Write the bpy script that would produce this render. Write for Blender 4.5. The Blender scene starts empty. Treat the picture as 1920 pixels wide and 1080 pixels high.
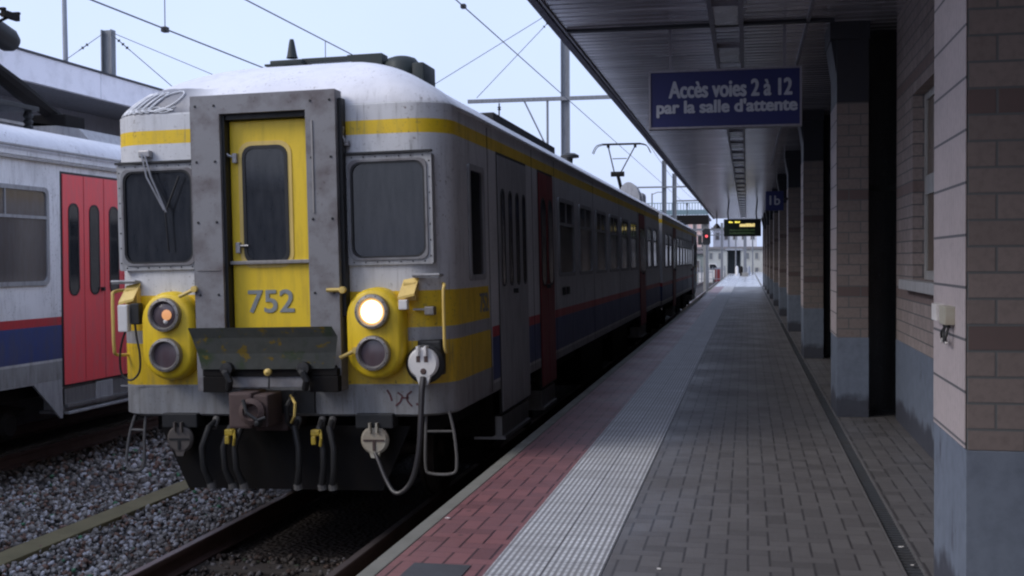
import bpy, bmesh, math, random
import numpy as np
from mathutils import Vector, Matrix
R = math.radians
PI = math.pi
random.seed(7)
S = bpy.context.scene
COL = S.collection

# ------------------------------------------------------------------ camera
F_PX = 2200.0
cd = bpy.data.cameras.new("camera")
cd.sensor_width = 36.0
cd.lens = 36.0 * F_PX / 1920.0
cd.clip_start = 0.05
cd.clip_end = 3000
cam = bpy.data.objects.new("camera", cd)
COL.objects.link(cam)
yaw, pit, rol = R(11.34), R(1.34), R(-0.34)
fw = Vector((-math.sin(yaw) * math.cos(pit), math.cos(yaw) * math.cos(pit), -math.sin(pit)))
rt = Vector((math.cos(yaw), math.sin(yaw), 0))
up = rt.cross(fw)
r2 = rt * math.cos(rol) + up * math.sin(rol)
u2 = -rt * math.sin(rol) + up * math.cos(rol)
M = Matrix((r2, u2, -fw)).transposed().to_4x4()
M.translation = Vector((0, 0, 1.6))
cam.matrix_world = M
S.camera = cam
S.render.resolution_x = 1024
S.render.resolution_y = 576

# ------------------------------------------------------------------ world, sun, exposure
SUN_EL, SUN_AZ = 48.0, -65.0          # azimuth measured from +Y towards +X
w = bpy.data.worlds.new("World")
S.world = w
w.use_nodes = True
nt = w.node_tree
nt.nodes.clear()
sky = nt.nodes.new('ShaderNodeTexSky')
sky.sky_type = 'NISHITA'
sky.sun_disc = False
sky.sun_elevation = R(SUN_EL)
sky.sun_rotation = R(SUN_AZ)
sky.dust_density = 4.0
b1 = nt.nodes.new('ShaderNodeBackground')
b1.inputs[1].default_value = 0.05
nt.links.new(sky.outputs[0], b1.inputs[0])
# even cloud cover over that sky, a little brighter overhead than at the horizon
tc = nt.nodes.new('ShaderNodeTexCoord')
sx = nt.nodes.new('ShaderNodeSeparateXYZ')
nt.links.new(tc.outputs['Generated'], sx.inputs[0])
nz = nt.nodes.new('ShaderNodeTexNoise')
nz.inputs['Scale'].default_value = 2.2
nz.inputs['Detail'].default_value = 5
nt.links.new(tc.outputs['Generated'], nz.inputs['Vector'])
mp = nt.nodes.new('ShaderNodeMapRange')
mp.inputs[1].default_value = 0.3; mp.inputs[2].default_value = 0.7
mp.inputs[3].default_value = 0.93; mp.inputs[4].default_value = 1.05
nt.links.new(nz.outputs[0], mp.inputs[0])
b2 = nt.nodes.new('ShaderNodeBackground')
b2.inputs[0].default_value = (0.62, 0.73, 1.05, 1)
nt.links.new(mp.outputs[0], b2.inputs[1])
ad = nt.nodes.new('ShaderNodeAddShader')
ow = nt.nodes.new('ShaderNodeOutputWorld')
nt.links.new(b1.outputs[0], ad.inputs[0]); nt.links.new(b2.outputs[0], ad.inputs[1])
nt.links.new(ad.outputs[0], ow.inputs[0])
sd = bpy.data.lights.new("sun", 'SUN')
sd.energy = 1.5
sd.angle = R(25)
sd.color = (1.0, 0.97, 0.93)
sun = bpy.data.objects.new("sun", sd)
COL.objects.link(sun)
sun.rotation_euler = (R(90 - SUN_EL), 0, PI - R(SUN_AZ) )
# aim: the sun stands to the left and slightly behind the camera
sdir = Vector((-1.0, -0.62, 0.92)).normalized()
sun.rotation_euler = sdir.to_track_quat('Z', 'Y').to_euler()
sky.sun_elevation = math.asin(sdir.z)
sky.sun_rotation = math.atan2(sdir.x, sdir.y)
S.view_settings.view_transform = 'Standard'
S.view_settings.look = 'None'
S.view_settings.exposure = 0.0
S.view_settings.gamma = 1.0
S.render.engine = 'CYCLES'
S.cycles.filter_width = 2.2
S.cycles.max_bounces = 6
S.cycles.diffuse_bounces = 4

# ------------------------------------------------------------------ materials
class NB:
    def __init__(s, name):
        s.m = bpy.data.materials.new(name); s.m.use_nodes = True
        s.t = s.m.node_tree; s.t.nodes.clear()
        s.o = s.t.nodes.new('ShaderNodeOutputMaterial')
        s.b = s.t.nodes.new('ShaderNodeBsdfPrincipled')
        s.t.links.new(s.b.outputs[0], s.o.inputs[0])
        s.tc = s.t.nodes.new('ShaderNodeTexCoord')
    def put(s, sock, v):
        if isinstance(v, bpy.types.NodeSocket): s.t.links.new(v, sock)
        elif v is not None:
            if sock.type == 'RGBA' and len(v) == 3: v = (*v, 1)
            sock.default_value = v
    def math(s, op, a, b=None, c=None):
        n = s.t.nodes.new('ShaderNodeMath'); n.operation = op
        s.put(n.inputs[0], a)
        if b is not None: s.put(n.inputs[1], b)
        if c is not None: s.put(n.inputs[2], c)
        return n.outputs[0]
    def xyz(s):
        n = s.t.nodes.new('ShaderNodeSeparateXYZ'); s.t.links.new(s.tc.outputs['Object'], n.inputs[0])
        return n.outputs
    def comb(s, x, y, z):
        n = s.t.nodes.new('ShaderNodeCombineXYZ')
        for i, v in enumerate((x, y, z)): s.put(n.inputs[i], v)
        return n.outputs[0]
    def noise(s, scale, detail=4, vec=None, stretch=None, rough=0.6):
        n = s.t.nodes.new('ShaderNodeTexNoise'); n.inputs['Scale'].default_value = scale
        n.inputs['Detail'].default_value = detail; n.inputs['Roughness'].default_value = rough
        v = vec or s.tc.outputs['Object']
        if stretch:
            mm = s.t.nodes.new('ShaderNodeMapping'); mm.inputs['Scale'].default_value = stretch
            s.t.links.new(v, mm.inputs[0]); v = mm.outputs[0]
        s.t.links.new(v, n.inputs['Vector'])
        return n.outputs[0]
    def ramp(s, v, a, b, lo=0.0, hi=1.0):
        n = s.t.nodes.new('ShaderNodeMapRange')
        s.put(n.inputs[0], v)
        for i, q in enumerate((a, b, lo, hi)): n.inputs[i + 1].default_value = q
        return n.outputs[0]
    def mix(s, f, a, b, mode='MIX'):
        n = s.t.nodes.new('ShaderNodeMix'); n.data_type = 'RGBA'; n.blend_type = mode
        s.put(n.inputs[0], f); s.put(n.inputs[6], a); s.put(n.inputs[7], b)
        return n.outputs[2]
    def band(s, v, a, b):          # 1 where a < v < b
        return s.math('MULTIPLY', s.math('GREATER_THAN', v, a), s.math('LESS_THAN', v, b))
    def bump(s, h, strength=0.3, dist=0.01):
        n = s.t.nodes.new('ShaderNodeBump'); n.inputs['Strength'].default_value = strength
        n.inputs['Distance'].default_value = dist
        s.t.links.new(h, n.inputs['Height']); s.t.links.new(n.outputs[0], s.b.inputs['Normal'])
    def out(s, col, rough=0.6, metal=0.0, spec=None, coat=None):
        s.put(s.b.inputs['Base Color'], col); s.put(s.b.inputs['Roughness'], rough)
        s.put(s.b.inputs['Metallic'], metal)
        if spec is not None: s.b.inputs['Specular IOR Level'].default_value = spec
        return s.m

def paint(name, col, rough=0.5, metal=0.0, dirt=0.35, dirtcol=(0.05, 0.04, 0.035), scale=3.0, streak=True, bump=0.0, spec=None):
    n = NB(name)
    st = (6, 6, 0.8) if streak else (1, 1, 1)
    a = n.noise(scale, 6, stretch=st)
    b = n.noise(scale * 9, 4)
    f = n.math('MULTIPLY', n.ramp(a, 0.45, 0.8), dirt)
    f2 = n.math('ADD', f, n.math('MULTIPLY', n.ramp(b, 0.6, 0.78), dirt * 0.7))
    c = n.mix(n.math('MINIMUM', f2, 0.9), col, dirtcol)
    if bump: n.bump(b, bump, 0.004)
    return n.out(c, n.ramp(a, 0.3, 0.8, rough - 0.06, rough + 0.15), metal, spec)

def emis(name, col, st, base=(0.1, 0.1, 0.1)):
    n = NB(name)
    n.b.inputs['Emission Color'].default_value = (*col, 1)
    n.b.inputs['Emission Strength'].default_value = st
    return n.out(base, 0.4)

def brick_mat(name, base=(0.33, 0.275, 0.26), dark=(0.22, 0.165, 0.155)):
    n = NB(name)
    p = n.xyz()
    u = n.math('ADD', p[0], p[1]); v = n.math('SUBTRACT', p[2], 0.027)
    bt = n.t.nodes.new('ShaderNodeTexBrick')
    bt.offset = 0.5; bt.squash = 1.0
    bt.inputs['Scale'].default_value = 1.0
    bt.inputs['Mortar Size'].default_value = 0.006
    bt.inputs['Mortar Smooth'].default_value = 0.3
    bt.inputs['Brick Width'].default_value = 0.228
    bt.inputs['Row Height'].default_value = 0.108
    bt.inputs['Color1'].default_value = (0, 0, 0, 1); bt.inputs['Color2'].default_value = (1, 1, 1, 1)
    bt.inputs['Mortar'].default_value = (0.5, 0.5, 0.5, 1)
    n.t.links.new(n.comb(u, v, 0.0), bt.inputs['Vector'])
    row = n.math('FLOOR', n.math('DIVIDE', v, 0.108))
    isd = n.math('COMPARE', n.math('MODULO', row, 9.0), 2.0, 0.1)
    c1 = n.mix(isd, base, dark)
    vary = n.mix(0.35, c1, n.mix(bt.outputs['Color'], tuple(x * 0.7 for x in base), tuple(min(1, x * 1.25) for x in base)))
    vary = n.mix(isd, vary, dark)
    g = n.noise(30, 5)
    vary = n.mix(n.ramp(g, 0.45, 0.75, 0, 0.45), vary, (0.11, 0.09, 0.085))
    big = n.noise(1.3, 4)
    vary = n.mix(n.ramp(big, 0.5, 0.8, 0, 0.35), vary, (0.14, 0.12, 0.11))
    c = n.mix(bt.outputs['Fac'], vary, (0.12, 0.125, 0.13))
    h = n.math('SUBTRACT', n.math('MULTIPLY', g, 0.25), bt.outputs['Fac'])
    n.bump(h, 0.6, 0.006)
    return n.out(c, 0.75, 0, 0.35)

def paver_mat(name, c1, c2, u, joint, mortar=0.06, rough=0.42, stain=None):
    """square-set herringbone of 2:1 blocks; u is the block width"""
    n = NB(name)
    p = n.xyz(); Mt = n.math
    gx = Mt('DIVIDE', Mt('ADD', p[0], 40.0), u); gy = Mt('DIVIDE', Mt('ADD', p[1], 400 * u), u)
    i = Mt('FLOOR', gx); j = Mt('FLOOR', gy); fx = Mt('FRACT', gx); fy = Mt('FRACT', gy)
    k = Mt('MODULO', Mt('ADD', Mt('SUBTRACT', i, j), 40000.0), 4.0)
    isk = [Mt('COMPARE', k, float(q), 0.2) for q in range(4)]
    no = [Mt('SUBTRACT', 1.0, q) for q in isk]
    hi = 1 - mortar
    e = [Mt('MULTIPLY', Mt('LESS_THAN', fx, mortar), no[1]), Mt('MULTIPLY', Mt('GREATER_THAN', fx, hi), no[0]),
         Mt('MULTIPLY', Mt('LESS_THAN', fy, mortar), no[2]), Mt('MULTIPLY', Mt('GREATER_THAN', fy, hi), no[3])]
    fac = Mt('MAXIMUM', Mt('MAXIMUM', e[0], e[1]), Mt('MULTIPLY', Mt('MAXIMUM', e[2], e[3]), .3))
    wn = n.t.nodes.new('ShaderNodeTexWhiteNoise'); wn.noise_dimensions = '2D'
    n.t.links.new(n.comb(Mt('SUBTRACT', i, isk[1]), Mt('SUBTRACT', j, isk[2]), 0.0), wn.inputs['Vector'])
    blk = n.mix(wn.outputs['Value'], c1, c2)
    blk = n.mix(n.ramp(wn.outputs['Value'], .93, .95, 0, .5), blk, tuple(q * .55 for q in c1))
    col0 = n.mix(fac, blk, joint)
    a = n.noise(1.1, 6); g = n.noise(60, 4); s_ = n.noise(6, 5)
    c = n.mix(n.ramp(a, 0.4, 0.75, 0, 0.4), col0, tuple(x * 0.55 for x in c1))
    c = n.mix(n.ramp(g, 0.45, 0.8, 0, 0.35), c, tuple(min(1, x * 1.5) for x in c2))
    c = n.mix(n.ramp(s_, 0.62, 0.72, 0, 0.35), c, stain or (0.06, 0.055, 0.05))
    h = n.math('ADD', n.math('SUBTRACT', n.math('MULTIPLY', g, 0.2), fac), n.math('MULTIPLY', wn.outputs['Value'], .5))
    n.bump(h, 0.6, 0.006)
    v = n.t.nodes.new('ShaderNodeTexVoronoi'); v.inputs['Scale'].default_value = 3.1
    n.t.links.new(n.tc.outputs['Object'], v.inputs['Vector'])
    c = n.mix(n.math('MULTIPLY', n.math('LESS_THAN', v.outputs['Distance'], .055), .6), c, (0.04, 0.037, 0.037))   # trodden gum
    sky_bright = n.math('GREATER_THAN', n.math('ADD', p[1], n.math('MULTIPLY', a, 3)), 71.0)   # beyond the canopy the bright sky on wet paving is put into the colour
    c = n.mix(sky_bright, c, (0.42, 0.42, 0.43))
    return n.out(c, n.math('SUBTRACT', n.ramp(a, 0.3, 0.75, rough - 0.1, rough + 0.15), n.math('MULTIPLY', sky_bright, .22)), 0, 0.5)

def tactile_mat():
    n = NB('tactile_tiles')
    p = n.xyz()
    wv = n.math('SINE', n.math('MULTIPLY', p[0], 2 * PI / 0.034))
    rib = n.ramp(wv, -0.3, 0.3)
    jx = n.math('LESS_THAN', n.math('ABSOLUTE', n.math('SUBTRACT', n.math('MODULO', n.math('ADD', p[0], 20.0 + 0.728), 0.294), 0.147)), 0.143)
    jy = n.math('LESS_THAN', n.math('ABSOLUTE', n.math('SUBTRACT', n.math('MODULO', n.math('ADD', p[1], 20.0), 0.3), 0.15)), 0.146)
    wy = n.ramp(n.math('SINE', n.math('MULTIPLY', p[1], 2 * PI / 0.075)), -0.9, -0.4)
    jj = n.math('MULTIPLY', jx, jy)
    base = n.mix(n.math('MULTIPLY', rib, n.math('ADD', 0.55, n.math('MULTIPLY', wy, 0.45))), (0.27, 0.275, 0.29), (0.78, 0.80, 0.84))
    # every tile a little different
    wn = n.t.nodes.new('ShaderNodeTexWhiteNoise'); wn.noise_dimensions = '2D'
    n.t.links.new(n.comb(n.math('FLOOR', n.math('DIVIDE', n.math('ADD', p[0], 20.728), 0.294)), n.math('FLOOR', n.math('DIVIDE', n.math('ADD', p[1], 20.0), 0.3)), 0.0), wn.inputs['Vector'])
    base = n.mix(n.ramp(wn.outputs['Value'], 0, 1, 0, 0.25), base, (0.26, 0.26, 0.27))
    a = n.noise(3.0, 6); g = n.noise(40, 4)
    c = n.mix(n.ramp(a, 0.4, 0.8, 0, 0.4), base, (0.24, 0.23, 0.23))
    c = n.mix(n.ramp(g, 0.5, 0.8, 0, 0.4), c, (0.1, 0.1, 0.1))
    c = n.mix(jj, (0.09, 0.09, 0.1), c)
    n.bump(n.math('MULTIPLY', rib, jj), 0.5, 0.004)
    return n.out(c, 0.5, 0, 0.4)

def glass_mat(name, col=(0.02, 0.024, 0.032), rough=0.06, dirt=0.25):
    n = NB(name)
    a = n.noise(4, 6, stretch=(5, 5, 1)); g = n.noise(50, 3)
    f = n.math('MULTIPLY', n.ramp(a, 0.35, 0.8), dirt)
    c = n.mix(f, col, (0.14, 0.14, 0.15))
    return n.out(c, n.ramp(g, 0.3, 0.8, rough, rough + 0.16), 0, 0.55)

def livery(name, cab=True, x_end=1.62):
    k_ = 1.0 if cab else 1.32
    """light grey carriage paint with yellow cab zone, red and blue stripes; coordinates of the carriage"""
    n = NB(name)
    p = n.xyz(); x, y, z = p[0], p[1], p[2]
    ax = n.math('ABSOLUTE', x)
    sa = n.noise(2.6, 7, stretch=(5, 5, 0.9)); sb = n.noise(24, 5); sc_ = n.noise(1.1, 4)
    base = n.mix(n.ramp(sc_, 0.35, 0.7), (0.64 * k_, 0.64 * k_, 0.65 * k_), (0.54 * k_, 0.54 * k_, 0.55 * k_))
    low = n.math('LESS_THAN', z, 1.335)
    base = n.mix(low, base, (0.33, 0.335, 0.34))
    yel = (0.78, 0.52, 0.018)
    side = n.math('GREATER_THAN', y, x_end)
    # side stripes
    c = n.mix(n.math('MULTIPLY', side, n.band(z, 1.61, 1.71)), base, (0.50, 0.035, 0.045))
    c = n.mix(n.math('MULTIPLY', side, n.band(z, 1.20, 1.61)), c, (0.035, 0.06, 0.20))
    c = n.mix(n.math('MULTIPLY', side, n.band(z, 1.17, 1.20)), c, (0.6, 0.6, 0.6))
    if cab: c = n.mix(n.band(z, 3.385, 3.50), c, yel)
    if cab:
        slant = n.math('LESS_THAN', n.math('ADD', y, n.math('MULTIPLY', z, 0.12)), x_end + 0.12)
        zone = n.math('MULTIPLY', slant, n.band(z, 1.335, 2.10))
        c = n.mix(zone, c, yel)
        gb = n.math('MULTIPLY', n.math('MULTIPLY', slant, n.band(z, 1.69, 1.80)), n.math('GREATER_THAN', n.math('ADD', ax, n.math('MULTIPLY', y, 3)), 1.08))
        c = n.mix(gb, c, (0.36, 0.36, 0.37))
    # roof: pale, wet, weathered
    c = n.mix(n.math('GREATER_THAN', z, 3.645), c, n.mix(n.ramp(sc_, 0.4, 0.7), (0.72, 0.72, 0.75), (0.60, 0.60, 0.64)))
    patch = n.math('MULTIPLY', n.ramp(x, -.5, -.8), n.band(z, 3.645, n.math('ADD', 3.80, n.math('MULTIPLY', sc_, .12))))
    c = n.mix(n.math('MULTIPLY', patch, n.math('LESS_THAN', y, 1.6)), c, (0.22, 0.22, 0.24))
    # grime: vertical streaks, specks, brake dust low down
    f = n.math('MULTIPLY', n.ramp(sa, 0.48, 0.80), n.ramp(z, 3.8, 3.6, .15, .38))
    f = n.math('MULTIPLY', f, n.ramp(n.noise(1.7, 3), .35, .65, .15, 1.5))
    run = n.math('MULTIPLY', n.ramp(n.noise(9, 3, stretch=(4, 4, .25)), .56, .66), n.ramp(n.noise(2.3, 2), .45, .6))
    f = n.math('MINIMUM', n.math('ADD', f, n.math('MULTIPLY', run, n.ramp(z, 3.8, 3.6, 0, .45))), .85)
    c = n.mix(f, c, (0.13, 0.12, 0.11))
    c = n.mix(n.math('MULTIPLY', n.ramp(sb, 0.60, 0.74, 0, 0.5), n.ramp(z, 3.8, 3.6, .12, 1)), c, (0.10, 0.09, 0.08))
    dust = n.math('MULTIPLY', n.ramp(z, 1.9, 1.0), n.ramp(sa, 0.25, 0.7))
    c = n.mix(n.math('MULTIPLY', dust, 0.55), c, (0.09, 0.075, 0.065))
    # soot stain with an outline of its own beside the roof edge
    # rust freckles and chips along the lower edge and seams
    ch = n.noise(38, 5)
    c = n.mix(n.math('MULTIPLY', n.ramp(ch, .60, .66), n.ramp(n.noise(2.0, 3), .45, .6, 0, .7)), c, (0.10, 0.05, 0.03))
    n.bump(sb, 0.08, 0.003)
    return n.out(c, n.ramp(sa, 0.3, 0.8, 0.36, 0.62), 0, 0.45)

m_body = livery('carriage_paint')
m_body2 = livery('neighbour_carriage_paint', cab=False, x_end=-99.0)
m_yel = paint('yellow_paint', (0.80, 0.55, 0.02), 0.45, dirt=0.35, dirtcol=(0.16, 0.10, 0.03))
m_yelp = paint('pale_yellow_paint', (0.70, 0.50, 0.14), 0.45, dirt=0.3, dirtcol=(0.16, 0.10, 0.03))
m_frame = paint('grey_gangway_paint', (0.215, 0.212, 0.22), 0.6, dirt=0.85, dirtcol=(0.075, 0.05, 0.05), scale=5.0, bump=0.3, streak=False)
m_plate = None
m_black = paint('black_rubber', (0.014, 0.014, 0.015), 0.55, dirt=0.2, dirtcol=(0.05, 0.045, 0.04))
m_dark = paint('dark_underframe', (0.009, 0.008, 0.008), 0.8, dirt=0.3, dirtcol=(0.03, 0.022, 0.016), spec=.2)
m_wheel = paint('wheel_steel', (0.10, 0.08, 0.07), 0.5, metal=0.5, dirt=0.5)
m_steel = paint('steel', (0.35, 0.34, 0.34), 0.4, metal=0.7, dirt=0.4)
m_railtop = paint('rusty_rail', (0.10, 0.06, 0.05), 0.6, metal=0.2, dirt=0.5, dirtcol=(0.04, 0.025, 0.02), streak=False)
m_shine = paint('worn_rail_head', (0.30, 0.25, 0.24), 0.38, metal=0.7, dirt=0.3, streak=False)
m_rust = paint('rusty_iron', (0.085, 0.055, 0.05), 0.75, dirt=0.6, dirtcol=(0.03, 0.02, 0.018), streak=False, bump=0.3)
m_wplate = paint('window_surround_paint', (0.38, 0.38, 0.385), 0.5, dirt=0.7, dirtcol=(0.10, 0.09, 0.09))
m_cock = paint('grimy_yellow_paint', (0.42, 0.30, 0.03), 0.5, dirt=0.9, dirtcol=(0.03, 0.025, 0.02), scale=9, streak=False)
m_stir = paint('grimy_step_iron', (0.12, 0.115, 0.11), 0.6, dirt=0.6)
m_trim = paint('grey_trim', (0.33, 0.33, 0.34), 0.5, dirt=0.6, dirtcol=(0.08, 0.07, 0.07))
m_glass = glass_mat('dark_glass', (0.012, 0.014, 0.018), 0.03, 0.16)
m_glass2 = glass_mat('grimy_reflection_glass', (0.10, 0.085, 0.08), 0.06, 0.5)  # brown reflection of buildings put into the glass colour, with grime over it
m_lens = glass_mat('lens_glass', (0.10, 0.07, 0.08), 0.12, 0.4)
m_bezel = paint('bezel_metal', (0.30, 0.28, 0.26), 0.4, metal=0.5, dirt=0.5)
m_lit = emis('lit_lamp', (1.0, 0.80, 0.46), 2.6, (.8, .8, .8))
m_warm = emis('warm_lens_rim', (1.0, 0.52, 0.16), 0.9, (.3, .2, .1))
m_amber = emis('orange_glint_glow', (1.0, 0.45, 0.16), 0.6, (0.3, 0.15, 0.1))  # glows to imitate an orange reflection in the unlit headlight
m_red = paint('red_door_paint', (0.88, 0.095, 0.105), 0.42, dirt=0.45, dirtcol=(0.42, 0.20, 0.21))
m_dred = paint('dull_red_door_paint', (0.24, 0.03, 0.03), 0.5, dirt=0.5, dirtcol=(0.05, 0.02, 0.02))
m_gdoor = paint('grey_door_paint', (0.34, 0.34, 0.35), 0.5, dirt=0.5, dirtcol=(0.10, 0.09, 0.09))
m_white = paint('white_plastic', (0.72, 0.70, 0.68), 0.4, dirt=0.4, dirtcol=(0.25, 0.22, 0.2), streak=False)
m_num = paint('grey_number_paint', (0.24, 0.26, 0.26), 0.5, dirt=0.3)
m_graf = paint('dark_red_scrawl', (0.10, 0.03, 0.035), 0.5)
m_grafw = paint('white_spray', (0.75, 0.76, 0.78), 0.5, dirt=0.1)
m_green = paint('dark_green_iron', (0.010, 0.018, 0.017), 0.6, dirt=0.4)
m_brick = brick_mat('brick_masonry')
m_brickd = brick_mat('shaded_brick_masonry', (0.215, 0.178, 0.168), (0.13, 0.095, 0.092))  # pillar copy of the brick, darkened for the shade on its faces
m_conc = paint('concrete', (0.24, 0.235, 0.22), 0.8, dirt=0.5, dirtcol=(0.10, 0.095, 0.08), streak=False, bump=0.3)
m_kerb = paint('kerb_concrete', (0.19, 0.185, 0.16), 0.7, dirt=0.6, dirtcol=(0.10, 0.10, 0.08), streak=False, bump=0.2)
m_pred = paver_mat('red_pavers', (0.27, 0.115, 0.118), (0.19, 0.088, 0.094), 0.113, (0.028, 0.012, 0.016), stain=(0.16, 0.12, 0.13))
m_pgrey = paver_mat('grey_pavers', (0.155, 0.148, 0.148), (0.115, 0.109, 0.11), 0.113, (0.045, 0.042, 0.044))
m_tact = tactile_mat()
m_drain = paint('drain_iron', (0.06, 0.065, 0.075), 0.55, dirt=0.5, streak=False)
m_cap = paint('dark_blue_steel', (0.020, 0.021, 0.030), 0.5, dirt=0.3)
m_fascia = paint('dark_purple_fascia', (0.035, 0.025, 0.06), 0.5)
m_sign = paint('navy_sign_face', (0.014, 0.020, 0.12), 0.4, dirt=0.2, dirtcol=(0.03, 0.03, 0.08), streak=False)
m_letter = paint('pale_lettering', (0.44, 0.47, 0.56), 0.5, dirt=0.2)
m_signfr = paint('sign_frame_metal', (0.30, 0.29, 0.33), 0.4, metal=0.5, dirt=0.3)
m_diff = paint('milky_diffuser', (0.62, 0.62, 0.64), 0.25, dirt=0.2, streak=False)
m_rod = paint('dark_rod', (0.05, 0.05, 0.055), 0.5)
m_wire = paint('copper_wire', (0.10, 0.11, 0.13), 0.5, metal=0.3)
m_mast = paint('galvanised_steel', (0.20, 0.21, 0.23), 0.5, metal=0.3, dirt=0.4)
m_pole = paint('weathered_pole', (0.30, 0.32, 0.36), 0.5)
m_wood = paint('mossy_board', (0.20, 0.17, 0.085), 0.8, dirt=0.5, dirtcol=(0.10, 0.09, 0.05), streak=False, bump=0.3)
m_sleeper = paint('sleeper_timber', (0.05, 0.04, 0.032), 0.85, dirt=0.5, streak=False)
m_cream = paint('cream_box_plastic', (0.42, 0.40, 0.33), 0.5, dirt=0.6, dirtcol=(0.24, 0.13, 0.05), streak=False)
m_win = paint('white_window_frame', (0.42, 0.42, 0.41), 0.5, dirt=0.4)
m_sill = paint('stone_sill', (0.42, 0.42, 0.43), 0.6, dirt=0.4)
m_blind = paint('brown_blind', (0.15, 0.11, 0.08), 0.3, dirt=0.3)

def blue_base_mat():
    n = NB('blue_base_paint')
    p = n.xyz()
    a = n.noise(2.5, 7, stretch=(2, 2, 0.8)); g = n.noise(12, 6); t = n.noise(3.0, 5)
    c = n.mix(n.ramp(g, 0.4, 0.75, 0, 0.5), (0.165, 0.195, 0.25), (0.085, 0.10, 0.135))
    c = n.mix(n.ramp(a, 0.62, 0.74, 0, 0.8), c, (0.035, 0.035, 0.05))
    # splashed dirt line with a ragged upper edge at the foot
    lim = n.math('ADD', 0.02, n.math('MULTIPLY', t, 0.34))
    c = n.mix(n.math('MULTIPLY', n.ramp(n.math('SUBTRACT', p[2], lim), .05, -.03), 0.75), c, (0.03, 0.027, 0.035))
    n.bump(g, 0.25, 0.005)
    return n.out(c, 0.6, 0, 0.4)
m_bluebase = blue_base_mat()
def clad_mat():
    n = NB('pale_fluted_blocks')
    p = n.xyz()
    j = n.math('LESS_THAN', n.math('MODULO', n.math('ADD', p[2], .04), .216), .012)
    fl = n.math('SINE', n.math('MULTIPLY', p[1], 2 * PI / .055))
    g = n.noise(30, 5); a = n.noise(2, 5)
    c = n.mix(n.ramp(fl, -1, 1, 0, .35), (0.46, 0.40, 0.40), (0.38, 0.33, 0.34))
    c = n.mix(n.ramp(a, .45, .8, 0, .5), c, (0.26, 0.23, 0.23))
    c = n.mix(n.ramp(g, .45, .8, 0, .3), c, (0.2, 0.18, 0.18))
    c = n.mix(j, c, (0.12, 0.12, 0.13))
    n.bump(n.math('SUBTRACT', n.math('MULTIPLY', fl, .3), j), .4, .004)
    return n.out(c, .75, 0, .3)
m_clad = clad_mat()

def plate_mat():
    n = NB('grey_green_fold_plate')
    a = n.noise(3.5, 7); g = n.noise(14, 6); t = n.noise(8, 6, stretch=(1, 1, 1.6))
    c = n.mix(n.ramp(g, 0.4, 0.75, 0, 0.6), (0.165, 0.175, 0.165), (0.10, 0.11, 0.10))
    c = n.mix(n.ramp(a, 0.56, 0.66, 0, 0.75), c, (0.09, 0.14, 0.06))
    c = n.mix(n.ramp(t, 0.58, 0.63, 0, 0.85), c, (0.34, 0.24, 0.03))
    n.bump(g, 0.3, 0.005)
    return n.out(c, 0.6, 0.2)
m_plate = plate_mat()

def ceiling_mat():
    n = NB('lacquered_metal_slats')
    a = n.noise(1.5, 4, stretch=(0.35, 3, 1)); g = n.noise(30, 3)
    p = n.xyz()
    wn = n.t.nodes.new('ShaderNodeTexWhiteNoise'); wn.noise_dimensions = '2D'
    n.t.links.new(n.comb(n.math('FLOOR', n.math('DIVIDE', n.math('ADD', p[0], 20), 1.25)), n.math('FLOOR', n.math('DIVIDE', n.math('ADD', p[1], 20), 0.19)), 0.0), wn.inputs['Vector'])
    c = n.mix(n.ramp(a, 0.35, 0.75), (0.86, 0.84, 0.88), (0.72, 0.70, 0.75))
    c = n.mix(n.ramp(wn.outputs['Value'], 0, 1, 0, 0.6), c, (0.38, 0.37, 0.42))
    return n.out(c, n.ramp(a, 0.3, 0.8, 0.16, 0.30), 0.6, 0.8)
m_ceil = ceiling_mat()

def ballast_mat(name, island):
    n = NB(name)
    g = n.noise(55, 3); a = n.noise(0.9, 4)
    if island:
        gm = n.t.nodes.new('ShaderNodeNewGeometry'); r = gm.outputs['Random Per Island']
        c = n.mix(n.ramp(r, 0.0, 0.55), (0.075, 0.062, 0.055), (0.34, 0.32, 0.30))
        c = n.mix(n.math('GREATER_THAN', r, 0.80), c, (0.52, 0.51, 0.53))
        c = n.mix(n.band(r, 0.56, 0.72), c, (0.20, 0.12, 0.09))
        c = n.mix(n.band(r, 0.985, 1.0), c, (0.08, 0.22, 0.12))
    else:
        v = n.t.nodes.new('ShaderNodeTexVoronoi'); v.inputs['Scale'].default_value = 20
        n.t.links.new(n.tc.outputs['Object'], v.inputs['Vector'])
        c = n.mix(n.ramp(v.outputs['Distance'], 0.05, 0.6), (0.22, 0.21, 0.21), (0.03, 0.028, 0.027))
        n.bump(v.outputs['Distance'], 1.0, 0.04)
    c = n.mix(n.ramp(a, 0.45, 0.75, 0, 0.5), c, (0.08, 0.06, 0.045))
    # brake dust and oil by near rails; neighbouring train's shade painted on its ballast
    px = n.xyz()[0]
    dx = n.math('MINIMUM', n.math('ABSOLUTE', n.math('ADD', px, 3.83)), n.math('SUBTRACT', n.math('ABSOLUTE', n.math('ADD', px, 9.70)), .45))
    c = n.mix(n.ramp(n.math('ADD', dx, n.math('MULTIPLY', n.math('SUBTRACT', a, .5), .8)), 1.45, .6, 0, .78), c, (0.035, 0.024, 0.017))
    return n.out(c, 0.75, 0, 0.35)
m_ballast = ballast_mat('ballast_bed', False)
m_stone = ballast_mat('ballast_stones', True)

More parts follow.
